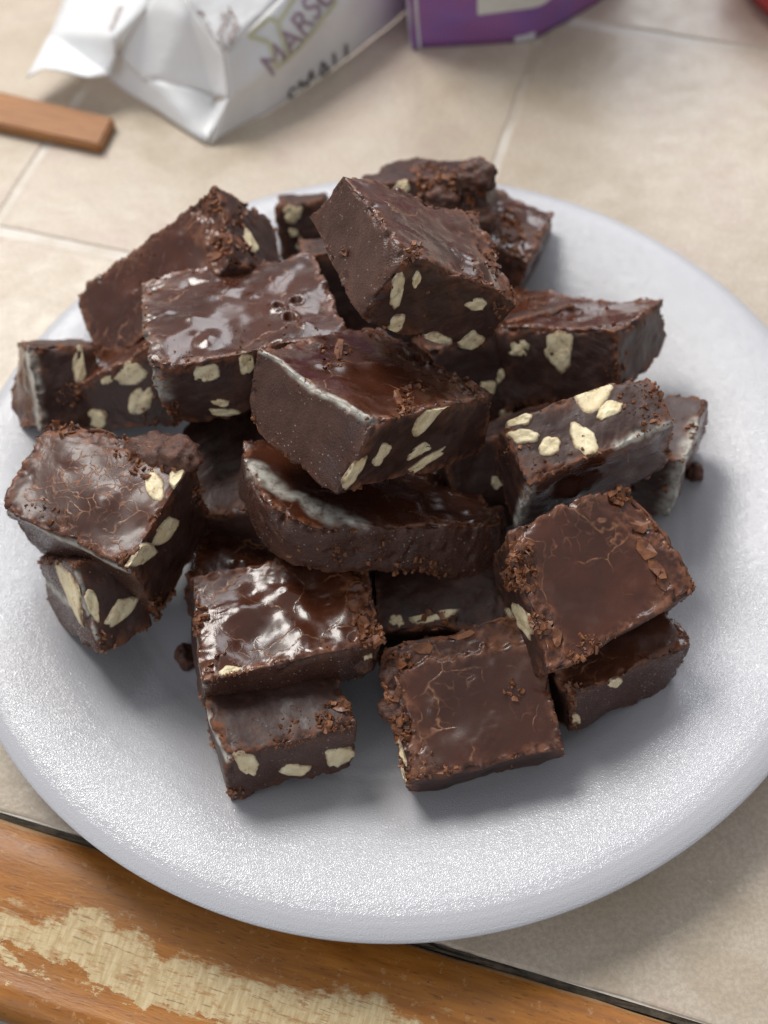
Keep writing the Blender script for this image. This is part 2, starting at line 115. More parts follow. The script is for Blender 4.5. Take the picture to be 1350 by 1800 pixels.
# ------------------------------------------------------------------ material helper
class NT:
    def __init__(self, name):
        self.m = bpy.data.materials.new(name); self.m.use_nodes = True
        self.t = self.m.node_tree; self.b = self.t.nodes['Principled BSDF']
    def n(self, typ, _out=0, **kw):
        nd = self.t.nodes.new(typ)
        ins = {}
        for k, v in kw.items():
            if k.startswith('i_'): ins[k[2:]] = v
            else: setattr(nd, k, v)
        for k, v in ins.items():
            s = nd.inputs[int(k)] if k.isdigit() else nd.inputs[k.replace('_', ' ')]
            self.set(s, v)
        return nd
    def set(self, s, v):
        if isinstance(v, bpy.types.NodeSocket): self.t.links.new(v, s)
        elif isinstance(v, bpy.types.Node): self.t.links.new(v.outputs[0], s)
        elif isinstance(v, (tuple, list)) and len(v) == 3 and s.type == 'RGBA': s.default_value = (*v, 1)
        else: s.default_value = v
    def p(self, **kw):
        for k, v in kw.items(): self.set(self.b.inputs[k.replace('_', ' ')], v)
    def coord(self, kind='Object'): return self.n('ShaderNodeTexCoord').outputs[kind]
    def noise(self, vec, scale, detail=3, rough=.55, dist=0, out=0):
        return self.n('ShaderNodeTexNoise', i_Vector=vec, i_Scale=scale, i_Detail=detail, i_Roughness=rough, i_Distortion=dist).outputs[out]
    def vor(self, vec, scale, feature='F1', rnd=1, out='Distance'):
        return self.n('ShaderNodeTexVoronoi', feature=feature, i_Vector=vec, i_Scale=scale, i_Randomness=rnd).outputs[out]
    def ramp(self, fac, *stops, interp='LINEAR'):
        r = self.n('ShaderNodeValToRGB'); r.color_ramp.interpolation = interp
        self.set(r.inputs[0], fac); cr = r.color_ramp
        while len(cr.elements) < len(stops): cr.elements.new(1)
        for e, (p, c) in zip(cr.elements, stops):
            e.position = p; e.color = (c, c, c, 1) if isinstance(c, (int, float)) else (*c, 1)
        return r.outputs[0]
    def mix(self, fac, a, b):
        m = self.n('ShaderNodeMix', data_type='RGBA'); self.set(m.inputs[0], fac); self.set(m.inputs[6], a); self.set(m.inputs[7], b)
        return m.outputs[2]
    def math(self, op, a, b=0.0, c=None, clamp=False):
        m = self.n('ShaderNodeMath', operation=op, use_clamp=clamp); self.set(m.inputs[0], a); self.set(m.inputs[1], b)
        if c is not None: self.set(m.inputs[2], c)
        return m.outputs[0]
    def attr(self, name): return self.n('ShaderNodeAttribute', attribute_name=name).outputs['Fac']
    def bump(self, h, strength, dist, normal=None):
        b = self.n('ShaderNodeBump', i_Height=h, i_Strength=strength, i_Distance=dist)
        if normal is not None: self.set(b.inputs['Normal'], normal)
        return b.outputs[0]
    def vadd(self, a, b):
        v = self.n('ShaderNodeVectorMath', operation='ADD'); self.set(v.inputs[0], a); self.set(v.inputs[1], b); return v.outputs[0]
    def vmul(self, a, b):
        v = self.n('ShaderNodeVectorMath', operation='MULTIPLY'); self.set(v.inputs[0], a); self.set(v.inputs[1], b); return v.outputs[0]
    def piece_coord(self):
        oi = self.n('ShaderNodeObjectInfo')
        off = self.n('ShaderNodeCombineXYZ', i_X=oi.outputs['Random'], i_Y=self.math('MULTIPLY', oi.outputs['Random'], 3.7), i_Z=self.math('MULTIPLY', oi.outputs['Random'], 7.1))
        return self.vadd(self.coord(), off)

# ------------------------------------------------------------------ fudge materials
def fudge_mat(name, kind):
    k = NT(name); co = k.piece_coord()
    warp = k.vadd(co, k.vmul(k.n('ShaderNodeTexNoise', i_Vector=co, i_Scale=170, i_Detail=2).outputs['Color'], (.006, .006, .006)))
    big = k.noise(co, 70, 3)
    mid = k.noise(co, 260, 4, .6)
    fine = k.noise(co, 1700, 3, .6)
    dull = k.n('ShaderNodeAttribute', attribute_name='dull', attribute_type='OBJECT').outputs['Fac']; edge = k.attr('edge'); bloom = k.attr('bloom')
    if kind == 'glaze':
        col = k.mix(k.ramp(big, (.35, 0), (.65, 1)), (.050, .0145, .0070), (.080, .0235, .0112))
        # dull film that dries over parts of the glaze
        film = k.math('MAXIMUM', k.ramp(k.noise(warp, 95, 4, .6), (.52, 0), (.66, 1)), dull)
        col = k.mix(k.math('MULTIPLY', film, .32), col, (.085, .042, .034))
        rough = k.math('ADD', k.math('MULTIPLY', film, .24), k.ramp(mid, (.3, .15), (.7, .30)))
        net = k.n('ShaderNodeAttribute', attribute_name='net', attribute_type='OBJECT').outputs['Fac']
        d = k.vor(warp, 78, 'DISTANCE_TO_EDGE')
        d2 = k.vor(warp, 330, 'DISTANCE_TO_EDGE')
        msk = k.ramp(k.noise(co, 80, 2), (.49, 0), (.58, 1))
        msk2 = k.ramp(k.noise(co, 80, 2), (.58, 0), (.66, 1))
        l1 = k.math('MULTIPLY', k.ramp(d, (.005, 1), (.019, 0)), msk)
        l2 = k.math('MULTIPLY', k.ramp(d2, (.015, 1), (.07, 0)), k.math('MAXIMUM', k.math('MULTIPLY', msk2, .35), k.math('MULTIPLY', net, k.ramp(k.noise(co, 60, 2), (.40, 0), (.52, 1)))))
        ln = k.math('MAXIMUM', l1, l2)
        ln = k.math('MULTIPLY', ln, k.ramp(k.noise(co, 600, 2), (.38, .1), (.6, 1)))
        col = k.mix(k.math('MULTIPLY', ln, .72), col, (.34, .155, .072))
        wr = k.math('MULTIPLY', k.noise(k.vmul(warp, (1, .35, 1)), 420, 4, .6), k.ramp(k.noise(co, 75, 2), (.50, .06), (.62, .9)))
        h = k.math('ADD', k.math('MULTIPLY', wr, .9), k.math('MULTIPLY', ln, .35))
        nrm = k.bump(fine, .10, .00012, k.bump(h, .35, .0006))
        rough = k.math('ADD', rough, k.math('MULTIPLY', ln, .3))
    elif kind == 'cut':
        col = k.mix(k.ramp(mid, (.35, 0), (.7, 1)), (.037, .0155, .0112), (.061, .0280, .0215))
        smear = k.ramp(k.noise(k.vmul(co, (1, 1, .4)), 150, 4, .65), (.54, 0), (.68, 1))
        col = k.mix(k.math('MULTIPLY', smear, .5), col, (.105, .042, .024))
        rough = k.ramp(mid, (.3, .38), (.7, .58))
        drag = k.noise(k.vmul(co, (.25, .25, 2.2)), 380, 3, .6)
        pit = k.ramp(k.vor(warp, 300), (.10, 0), (.20, 1))
        h = k.math('ADD', k.math('ADD', k.math('MULTIPLY', mid, .8), k.math('MULTIPLY', drag, .5)), k.math('MULTIPLY', pit, .25))
        nrm = k.bump(fine, .16, .0002, k.bump(h, .45, .0006))
    else:
        col = k.mix(k.ramp(mid, (.35, 0), (.7, 1)), (.056, .0220, .0142), (.084, .0370, .0260))
        gr = k.vor(co, 2600); gr2 = k.vor(co, 850)
        spk = k.math('MULTIPLY', k.ramp(gr2, (.10, 1), (.17, 0)), k.ramp(k.noise(co, 250, 2), (.44, 0), (.56, 1)))
        col = k.mix(k.math('MULTIPLY', spk, .75), col, (.50, .43, .37))
        rough = k.ramp(k.noise(co, 1900, 2), (.38, .16), (.62, .55))
        nrm = k.bump(gr, .38, .0002, k.bump(k.math('ADD', fine, mid), .35, .0004))
    en = k.math('MULTIPLY', edge, k.ramp(k.noise(co, 420, 4, .65), (.40, 0), (.58, 1)))
    col = k.mix(en, col, (.185, .066, .028))
    bn = k.math('MULTIPLY', bloom, k.ramp(k.noise(co, 380, 4, .7), (.30, .15), (.55, 1)), clamp=True)
    col = k.mix(bn, col, (.52, .50, .44))
    rough = k.math('ADD', rough, k.math('MULTIPLY', k.math('MAXIMUM', en, bn), .3))
    k.p(Base_Color=col, Roughness=rough, Normal=nrm, Specular_IOR_Level=.5)
    if kind == 'glaze': k.p(Coat_Weight=k.math('MULTIPLY', k.math('SUBTRACT', 1.0, k.math('MAXIMUM', film, bn)), .35), Coat_Roughness=.10, Coat_Normal=nrm)
    return k.m

M_GLAZE = fudge_mat('fudge_glaze', 'glaze'); M_CUT = fudge_mat('fudge_cut_face', 'cut'); M_GRAIN = fudge_mat('fudge_grainy_face', 'grain')
FM = {'z': 0, 'c': 1, 'm': 2}

def crumb_mat():
    k = NT('fudge_crumb'); co = k.piece_coord()
    c = k.mix(k.ramp(k.noise(co, 500, 3), (.35, 0), (.65, 1)), (.080, .029, .014), (.31, .118, .046))
    k.p(Base_Color=c, Roughness=k.ramp(k.noise(co, 900, 2), (.4, .3), (.6, .6)), Normal=k.bump(k.noise(co, 1800, 4, .7), .6, .0003))
    return k.m
def flake_mat():
    k = NT('glaze_flake'); co = k.piece_coord()
    c = k.mix(k.ramp(k.noise(co, 300, 3), (.38, 0), (.62, 1)), (.110, .038, .019), (.27, .108, .048))
    k.p(Base_Color=c, Roughness=.38, Normal=k.bump(k.noise(co, 900, 3, .6), .35, .0003))
    return k.m
def nut_mat():
    k = NT('walnut_flesh'); co = k.piece_coord()
    rnd = k.n('ShaderNodeObjectInfo').outputs['Random']
    a = k.mix(k.ramp(k.noise(co, 330, 4, .6), (.38, 0), (.66, 1)), (.88, .77, .50), (.78, .61, .34))
    a = k.mix(k.math('MULTIPLY', rnd, .3), a, (.70, .63, .46))
    stain = k.ramp(k.noise(co, 420, 5, .75), (.56, 0), (.66, 1))
    a = k.mix(k.math('MULTIPLY', stain, .55), a, (.20, .10, .05))
    rim = k.attr('rim')
    a = k.mix(k.math('MULTIPLY', rim, k.ramp(k.noise(co, 700, 2), (.3, .2), (.6, .9))), a, (.14, .060, .035))
    k.p(Base_Color=a, Roughness=.42, Subsurface_Weight=.0, Normal=k.bump(k.noise(co, 1100, 4, .6), .4, .0004))
    return k.m
M_CRUMB, M_FLAKE, M_NUT = crumb_mat(), flake_mat(), nut_mat()

# ------------------------------------------------------------------ fudge builder
def tri_map(C, uvw):
    u, v, ww = uvw[:, 0:1], uvw[:, 1:2], uvw[:, 2:3]
    wt = [(1-u)*(1-v)*(1-ww), u*(1-v)*(1-ww), u*v*(1-ww), (1-u)*v*(1-ww), (1-u)*(1-v)*ww, u*(1-v)*ww, u*v*ww, (1-u)*v*ww]
    return sum(wt[i] * C[i] for i in range(8))

def face_uvw(face, a, b):
    a = np.asarray(a, float); b = np.asarray(b, float); o = np.ones_like(a); z = np.zeros_like(a)
    s = {'top': (a, b, o), 'bot': (a, b, z), 'front': (a, z, b), 'back': (a, o, b), 'left': (z, a, b), 'right': (o, a, b)}[face]
    return np.stack(s, 1)

class Fudge:
    """a square of fudge from its eight corners (mm): bottom fl fr br bl, top FL FR BR BL"""
    def __init__(self, key, label, types, seed, rad=.75, vround=None, bloom=(), rough=1.0, bumps=8, dome=0.0, gain=1.0, coarse=0.0, dull=0.0, net=0.0, cat='fudge square', dents=(), breaks=(), warp=1.25):
        C = np.array(DATA['P'][key]); self.C = C; self.seed = seed
        L = np.linalg.norm
        dim = np.array([(L(C[1]-C[0]) + L(C[5]-C[4]) + L(C[6]-C[7])) / 3, (L(C[3]-C[0]) + L(C[7]-C[4]) + L(C[6]-C[5])) / 3, np.mean([L(C[i+4]-C[i]) for i in range(4)])])
        self.dim = dim
        st = 0.42
        n = np.maximum(8, np.ceil(dim / st).astype(int))
        # surface lattice, denser towards the edges
        def ax(m): 
            t = np.linspace(0, 1, m + 1); return t - .045 * np.sin(4 * np.pi * t) / (1.0) * .5
        A = [ax(m) for m in n]
        idx = {}; pts = []; 
        gi = -np.ones((n[0]+1, n[1]+1, n[2]+1), dtype=np.int64)
        ii, jj, kk = np.meshgrid(np.arange(n[0]+1), np.arange(n[1]+1), np.arange(n[2]+1), indexing='ij')
        surf = (ii == 0) | (ii == n[0]) | (jj == 0) | (jj == n[1]) | (kk == 0) | (kk == n[2])
        gi[surf] = np.arange(surf.sum())
        uvw = np.stack([A[0][ii[surf]], A[1][jj[surf]], A[2][kk[surf]]], 1)
        quads = []; mats = []
        def addface(g, flip, mi):
            a, b, c, d = g[:-1, :-1].ravel(), g[1:, :-1].ravel(), g[1:, 1:].ravel(), g[:-1, 1:].ravel()
            q = np.stack([a, b, c, d], 1)
            if flip: q = q[:, ::-1]
            quads.append(q); mats.append(np.full(len(q), mi))
        T = {f: FM[t] for f, t in types.items()}
        g = lambda f: T.get(f, 1)
        addface(gi[:, :, -1], False, g('top')); addface(gi[:, :, 0], True, g('bot'))
        addface(gi[:, 0, :], False, g('front')); addface(gi[:, -1, :], True, g('back'))
        addface(gi[0, :, :], True, g('left')); addface(gi[-1, :, :], False, g('right'))
        quads = np.concatenate(quads); mats = np.concatenate(mats)
        # rounding in mm space
        p = uvw * dim
        if vround:
            for (cu, cv), r in vround.items():
                x = p[:, 0] if cu == 0 else dim[0] - p[:, 0]; y = p[:, 1] if cv == 0 else dim[1] - p[:, 1]
                m = (x < r) & (y < r)
                dx = r - x; dy = r - y
                linf = np.maximum(np.maximum(dx, dy), 1e-6); l2 = np.maximum(np.hypot(dx, dy), 1e-6)
                s = np.where(m, linf / l2, 1); x2 = np.where(m, r - dx * s, x); y2 = np.where(m, r - dy * s, y)
                p[:, 0] = np.where(m, x2 if cu == 0 else dim[0] - x2, p[:, 0]); p[:, 1] = np.where(m, y2 if cv == 0 else dim[1] - y2, p[:, 1])
        rr = rad * (1.1 + 1.9 * gnoise(p / 7.5 + seed * 3.1, seed))
        rr = np.clip(rr, .3, 3.4)[:, None]
        q = np.clip(p, rr, dim - rr); dv = p - q
        li = np.max(np.abs(dv), 1, keepdims=True); l2 = np.linalg.norm(dv, axis=1, keepdims=True)
        cnt = (np.abs(dv) > 1e-6).sum(1, keepdims=True)
        pr = np.where(cnt > 1, q + dv * np.where(l2 > 1e-6, rr / np.maximum(l2, 1e-6) * np.minimum(li / rr, 1), 0), p)
        uvw2 = pr / dim
        V = tri_map(C, uvw2)
        # the cut was never true: whole piece sags and bends a little, some corners are crushed
        for ax_i in range(3):
            V[:, ax_i] += warp * (gnoise(pr / 17. + seed * 5.3 + ax_i * 11.7, seed + 41 + ax_i) + .45 * gnoise(pr / 8. + seed * 2.9 + ax_i * 7.7, seed + 51 + ax_i))
        rc = np.random.RandomState(seed + 5)
        for cidx in rc.permutation(8)[:3]:
            cn = np.array([(0,0,0),(1,0,0),(1,1,0),(0,1,0),(0,0,1),(1,0,1),(1,1,1),(0,1,1)][cidx]) * dim
            rr_ = rc.uniform(4, 8); dd = np.linalg.norm(uvw * dim - cn, axis=1)
            k_ = np.clip(1 - dd / rr_, 0, 1) ** 1.6 * rc.uniform(1.2, 2.6) * (1 + .4 * gnoise(pr / 2.2 + seed, seed + 61))
            V += (C.mean(0) - C[cidx]) / np.linalg.norm(C.mean(0) - C[cidx]) * k_[:, None]
        # displacement
        ed = np.sort(np.minimum(uvw * dim, dim - uvw * dim), axis=1)[:, 1]     # distance to nearest edge along the face (mm)
        N = self.normals(V, quads)
        pc = pr + seed * 37.7
        top = np.zeros(len(V))
        fsel = {'top': uvw[:, 2] > .999, 'bot': uvw[:, 2] < .001, 'front': uvw[:, 1] < .001, 'back': uvw[:, 1] > .999, 'left': uvw[:, 0] < .001, 'right': uvw[:, 0] > .999}
        gl = np.zeros(len(V)); mt = np.zeros(len(V))
        for f, t in types.items():
            if t == 'z': gl[fsel[f]] = 1
            if t == 'm': mt[fsel[f]] = 1
        D = .55 * gnoise(pc / 12., seed) + .8 * gnoise(pc / 21., seed + 21)
        # glaze: soft swells, wrinkles, nut bumps under the skin
        sw = .42 * gnoise(pc / 7.5, seed + 1) + .12 * gnoise(pc / 3.6, seed + 2)
        zone = sstep(.12, .45, gnoise(pc / 9., seed + 15)); sw = sw * gain + zone * (.17 * (1 - 2 * np.abs(gnoise(pc / np.array([3.6, 1.9, 3.]), seed + 3))) + .05 * gnoise(pc / 1.2, seed + 16))
        rng = np.random.RandomState(seed)
        for f, t in types.items():
            if t != 'z': continue
            for _ in range(bumps):
                a, b = rng.uniform(.1, .9, 2); c3 = face_uvw(f, [a], [b])[0] * dim
                r = rng.uniform(1.6, 4.2); h = rng.uniform(.35, 1.0) * r * .33 * (1 if rng.rand() < .75 else -.8)
                d = np.linalg.norm(uvw * dim - c3, axis=1)
                sw = sw + h * np.exp(-(d / r) ** 2 * 1.6)
        for (f, a, b, r, h) in dents:
            c3 = face_uvw(f, [a], [b])[0] * dim; d = np.linalg.norm(uvw * dim - c3, axis=1)
            sw = sw + h * np.exp(-(d / r) ** 4) + abs(h) * .5 * np.exp(-((d - r * 1.35) / (r * .35)) ** 2)
        lip = .35 * np.exp(-(ed / 1.6) ** 2) * (gnoise(pc / 2.2, seed + 9) > -.1)
        D += gl * (sw + lip)
        ct = (1 - gl) * (1 - mt)
        D += ct * rough * (.22 * fbm(pc / 2.4, seed + 4, 3) + .18 * np.minimum(0, gnoise(pc / 4.2, seed + 5)) * 2)
        D += mt * (.10 * fbm(pc / 1.5, seed + 6, 2) + coarse * (.35 * fbm(pc / 2.6, seed + 6, 4, .6) - .5 * sstep(.25, .6, gnoise(pc / 3.4, seed + 24))))
        if dome: 
            D += gl * dome * np.sin(np.pi * np.clip(uvw[:, 0], 0, 1)) * np.sin(np.pi * np.clip(uvw[:, 1], 0, 1))
        # skin of glaze broken away along a ragged line
        brk = np.zeros(len(V))
        for (axis, sgn, thr, dep) in breaks:
            x = uvw[:, axis] * sgn + .07 * gnoise(pc / 5.0, seed + 31) + .05 * gnoise(pc / 1.8, seed + 32) - thr * sgn
            msk_ = sstep(0, .018, x) * (uvw[:, 2] > .999)
            D -= msk_ * dep * (.75 + .5 * wl(pc / 2.4, seed)); brk = np.maximum(brk, np.exp(-(x / .05) ** 2) * (uvw[:, 2] > .999) + .35 * msk_)
        # chipped, crumbling edges
        e1 = np.exp(-(ed / 1.3) ** 2)
        w1, w2, wh = worley(pc / 1.5, seed + 7)
        ch = sstep(-.05, .45, gnoise(pc / 4.0, seed + 8))
        gate = sstep(-.15, .35, gnoise(pc / 6.5, seed + 22)); D += rough * e1 * (-1.3 * ch * (.2 + 1.0 * wh) + gate * .75 * (1 - ch) * (wh - .40))
        nk = sstep(.30, .55, gnoise(pc / 3.3, seed + 18)); D -= rough * 1.3 * np.exp(-(ed / 2.2) ** 2) * nk * (.4 + .6 * wh)
        D += rough * (.15 + .5 * gate) * e1 * fbm(pc / .9, seed + 11, 2)
        e2 = np.exp(-(ed / 3.2) ** 2)
        D -= rough * .5 * e2 * np.maximum(0, gnoise(pc / 3.1, seed + 12)) * (1 - mt)
        V = V + N * D[:, None]
        self.edge = np.clip(brk * .9 + np.exp(-(ed / 1.5) ** 2) * 1.1 + .55 * np.exp(-(ed / 4.0) ** 2) * (gnoise(pc / 5., seed + 13) > .12), 0, 1) * (1 - .7 * mt)
        bl = np.zeros(len(V))
        for (s0, s1, r) in bloom:
            a = np.array(s0) * dim; b = np.array(s1) * dim; ab = b - a
            t = np.clip(((uvw * dim - a) @ ab) / max(ab @ ab, 1e-9), 0, 1)
            d = np.linalg.norm(uvw * dim - (a + t[:, None] * ab), axis=1)
            bl = np.maximum(bl, 1 - sstep(.1 * r, r, d + .35 * r * gnoise(pc / 2.5, seed + 14)))
        low = V[:, 2].min()
        self.V, self.N, self.quads = V, self.normals(V, quads), quads
        base = np.array([V[:, 0].mean(), V[:, 1].mean(), low])
        self.base = base / 1000
        o = mesh_obj('fudge_square', V / 1000, quads, [M_GLAZE, M_CUT, M_GRAIN], origin=self.base)
        o.data.polygons.foreach_set('material_index', mats.astype(np.int32))
        for nm, arr in (('edge', self.edge), ('bloom', bl)):
            at = o.data.attributes.new(nm, 'FLOAT', 'POINT'); at.data.foreach_set('value', arr.astype(np.float32))
        o.data.update()
        o['dull'] = float(dull); o['net'] = float(net)
        tag(o, label, cat, 'fudge pieces piled on the foam plate')
        self.o = o
        self.bvh = BVHTree.FromPolygons((V / 1000).tolist(), quads.tolist())
        for i, nu in enumerate(DATA['nuts'].get(key, [])): self.nut(nu, seed * 50 + i)
        for i, fl in enumerate(DATA['fls'].get(key, [])): self.flake(fl, seed * 70 + i)
        for i, lu in enumerate(DATA['lum'].get(key, [])): self.lump(lu, seed * 30 + i)
        self.crumbs(DATA['crs'].get(key, []), seed)

    @staticmethod
    def normals(V, Q):
        a, b, c, d = V[Q[:, 0]], V[Q[:, 1]], V[Q[:, 2]], V[Q[:, 3]]
        fn = np.cross(c - a, d - b)
        N = np.zeros_like(V)
        for k in range(4): np.add.at(N, Q[:, k], fn)
        return N / np.maximum(np.linalg.norm(N, axis=1, keepdims=True), 1e-9)

    def on_face(self, face, a, b, maxdev=None):
        """ideal point and outward normal, then the real surface point under it (m)"""
        P = tri_map(self.C, face_uvw(face, a, b)) / 1000
        e = 1e-3
        pa = tri_map(self.C, face_uvw(face, np.asarray(a) + e, b)) / 1000 - P; pb = tri_map(self.C, face_uvw(face, a, np.asarray(b) + e)) / 1000 - P
        n = np.cross(pa, pb)
        if face in ('left', 'back', 'bot'): n = -n
        n /= np.linalg.norm(n, axis=1, keepdims=True)
        out = P.copy()
        for i in range(len(P)):
            hit = self.bvh.ray_cast(Vector(P[i] + n[i] * .006), Vector(-n[i]), .02)
            if hit[0] is not None: out[i] = hit[0]
            else:
                hit = self.bvh.find_nearest(Vector(P[i])); out[i] = hit[0]
            if maxdev is not None and np.linalg.norm(out[i] - P[i]) > maxdev: out[i] = P[i] - n[i] * .0009
        return out, n

    def nut(self, nu, seed):
        face, ca, cb, a1, b1, a2, b2 = nu
        rng = np.random.RandomState(seed)
        nr, na = 8, 28
        th = np.linspace(0, 2 * np.pi, na, endpoint=False)
        ph = rng.uniform(0, 6.28, 4); am = rng.uniform(.03, .13, 4)
        rad = 1 + am[0] * np.cos(2 * th + ph[0]) + am[1] * np.cos(3 * th + ph[1]) + am[2] * np.cos(5 * th + ph[2]) + .5 * am[3] * np.cos(8 * th + ph[3])
        # a broken nut has a few straight sides
        rad = rad * 1.22
        for _ in range(4):
            t0 = rng.uniform(0, 6.28); cut = rng.uniform(.78, 1.05)
            cs = np.cos(th - t0); rad = np.where(cs > .2, np.minimum(rad, cut / np.maximum(cs, .2)), rad)
        rad = rad + rng.uniform(-.035, .035, na)
        rs = np.array([.0, .22, .42, .60, .76, .89, .97, 1.06]); hs = np.array([.26, .27, .27, .25, .22, .16, .0, -.6]) * rng.uniform(.4, 1.6)
        aa, bb, hh, rim = [ca], [cb], [hs[0]], [0]
        for r, h in zip(rs[1:], hs[1:]):
            x, y = r * rad * np.cos(th), r * rad * np.sin(th)
            aa += list(ca + a1 * x + a2 * y); bb += list(cb + b1 * x + b2 * y)
            hh += list(h + (.22 * np.sin(3.4 * x + ph[0]) * np.cos(4 * y + ph[1]) + .10 * np.sin(9 * x + ph[2]) * np.sin(8 * y + ph[3]) + rng.uniform(-.06, .06, na)) * (r < .93)); rim += [1 if r > .95 else (.45 if r > .85 else 0)] * na
        P, n = self.on_face(face, np.clip(aa, .025, .975), np.clip(bb, .025, .975), .0021)
        # a nut does not follow the chips in the chocolate: seat it on the plane through its footprint
        I0 = tri_map(self.C, face_uvw(face, np.clip(aa, .0, 1.0), np.clip(bb, .0, 1.0))) / 1000
        off = np.einsum('ij,ij->i', P - I0, n); la = np.stack([np.ones(len(off)), np.array(aa) - ca, np.array(bb) - cb], 1)
        cf = np.linalg.lstsq(la, off, rcond=None)[0]; fit = la @ cf
        res_ = off - fit; seat = fit + min(.0007, 1.0 * float(res_.std()))
        V = I0 + n * (seat[:, None] + np.array(hh)[:, None] / 1000)
        F = [(0, 1 + j, 1 + (j + 1) % na) for j in range(na)]
        for r in range(nr - 2):
            o0, o1 = 1 + r * na, 1 + (r + 1) * na
            F += [(o0 + j, o1 + j, o1 + (j + 1) % na, o0 + (j + 1) % na) for j in range(na)]
        if face in ('left', 'back', 'bot'): F = [f[::-1] for f in F]
        o = mesh_obj('walnut_piece', V, F, M_NUT, self.o, origin=V[0])
        at = o.data.attributes.new('rim', 'FLOAT', 'POINT'); at.data.foreach_set('value', np.array(rim, np.float32))

    def flake(self, fl, seed):
        face, ca, cb, a1, b1, a2, b2 = fl
        rng = np.random.RandomState(seed)
        m = rng.randint(6, 9); th = np.sort(np.linspace(0, 2 * np.pi, m, endpoint=False) + rng.uniform(-.25, .25, m)); r = rng.uniform(.75, 1.15, m)
        x, y = r * np.cos(th), r * np.sin(th)
        P, n = self.on_face(face, np.clip(ca + a1 * x + a2 * y, .0, 1), np.clip(cb + b1 * x + b2 * y, .0, 1))
        c, nc = self.on_face(face, np.array([ca]), np.array([cb]))
        tilt = rng.uniform(-1.2, 1.2, 2)
        lift = .35 + .8 * np.maximum(0, tilt[0] * x + tilt[1] * y) 
        t = .45
        topv = P + n * (lift / 1000)[:, None]; botv = topv - n * (t / 1000)
        ct = c[0] + nc[0] * (np.mean(lift) + .12) / 1000; cbm = ct - nc[0] * (t + .12) / 1000
        V = np.concatenate([[ct], topv, botv, [cbm]]); k = m
        F = [(0, 1 + j, 1 + (j + 1) % k) for j in range(k)] + [(1 + j, 1 + k + j, 1 + k + (j + 1) % k, 1 + (j + 1) % k) for j in range(k)] + [(2 * k + 1, 1 + k + (j + 1) % k, 1 + k + j) for j in range(k)]
        if face in ('left', 'back', 'bot'): F = [f[::-1] for f in F]
        mesh_obj('glaze_flake', V, F, M_FLAKE, self.o, smooth=False, origin=ct)

    def lump(self, lu, seed):
        face, ca, cb, r = lu
        P, n = self.on_face(face, np.array([ca]), np.array([cb]))
        bm = bmesh.new(); bmesh.ops.create_icosphere(bm, subdivisions=4, radius=1)
        v = np.array([x.co[:] for x in bm.verts]); F = [[x.index for x in f.verts] for f in bm.faces]; bm.free()
        rng = np.random.RandomState(seed); s = np.array([1.1, 1, .75]) * rng.uniform(.85, 1.15, 3)
        w1, w2, wh = worley(v * 2.4 + seed, seed)
        d = 1 + .22 * gnoise(v * 1.6 + seed, seed) + .18 * (wh - .5) - .25 * np.exp(-((w2 - w1) / .12) ** 2) * .5 + .10 * fbm(v * 6 + seed, seed, 3)
        v = v * d[:, None] * s * r / 1000
        c = P[0] - n[0] * r * .35 / 1000
        o = mesh_obj('crumbly_lump', v + c, F, M_LUMP, self.o, origin=c)

    def crumbs(self, cl, seed):
        rng = np.random.RandomState(seed + 900)
        iv = np.array([(x, y, z_) for z_ in (-1, 1) for y in (-1, 1) for x in (-1, 1)], float) * .62
        iF = np.array([(0, 2, 3, 1), (4, 5, 7, 6), (0, 1, 5, 4), (1, 3, 7, 5), (3, 2, 6, 7), (2, 0, 4, 6)])
        VV, FF, off = [], [], 0
        spots = []
        for (face, ca, cb, a1, b1, a2, b2, n, s) in cl:
            n = int(n * 1.5); s *= 1.35
            rr = np.sqrt(rng.rand(n)) ; th = rng.uniform(0, 6.28, n)
            x, y = rr * np.cos(th), rr * np.sin(th)
            spots.append((face, np.clip(ca + 1.15 * (a1 * x + a2 * y), 0, 1), np.clip(cb + b1 * x + b2 * y, 0, 1), s * (.18 + .82 * rng.rand(n) ** 2.6) * .58))
        # sparse crumbs along the edges of the upper face and over the sides
        for face in ('top', 'front', 'left', 'right'):
            n = 90 if face == 'top' else 30
            t = rng.rand(n); e = np.abs(rng.normal(0, .022, n)); side = rng.randint(0, 4, n)
            a = np.where(side == 0, t, np.where(side == 1, t, np.where(side == 2, e, 1 - e))); b = np.where(side == 0, e, np.where(side == 1, 1 - e, t))
            a, b = np.clip(a, 0, 1), np.clip(b, 0, 1)
            keep = gnoise(np.stack([a * 6, b * 6, np.full(n, seed * 1.7)], 1), seed) > .12; a, b = a[keep], b[keep]
            spots.append((face, a, b, .14 + .50 * rng.rand(len(a)) ** 3))
        for face, a, b, s in spots:
            P, nn = self.on_face(face, a, b)
            for i in range(len(P)):
                q = (iv + rng.uniform(-.30, .30, iv.shape)) * np.array([rng.uniform(.9, 1.7), rng.uniform(.7, 1.2), rng.uniform(.25, .8)])
                A = rng.normal(size=(3, 3)); Q, _ = np.linalg.qr(A)
                VV.append(q @ Q * s[i] / 1000 + P[i] + nn[i] * s[i] * .35 / 1000); FF.append(iF + off); off += len(iv)
        o = mesh_obj('crumbs', np.concatenate(VV), np.concatenate(FF).tolist(), M_CRUMB, self.o, smooth=False, origin=self.base)
        o['kind'] = 'stuff'

def lump_mat():
    k = NT('fudge_crumbly'); co = k.piece_coord()
    c = k.mix(k.ramp(k.noise(co, 320, 4, .65), (.36, 0), (.64, 1)), (.055, .023, .016), (.140, .054, .029))
    k.p(Base_Color=c, Roughness=k.ramp(k.noise(co, 900, 2), (.4, .35), (.6, .65)), Normal=k.bump(k.noise(co, 1100, 4, .7), .7, .0006))
    return k.m
M_LUMP = lump_mat()

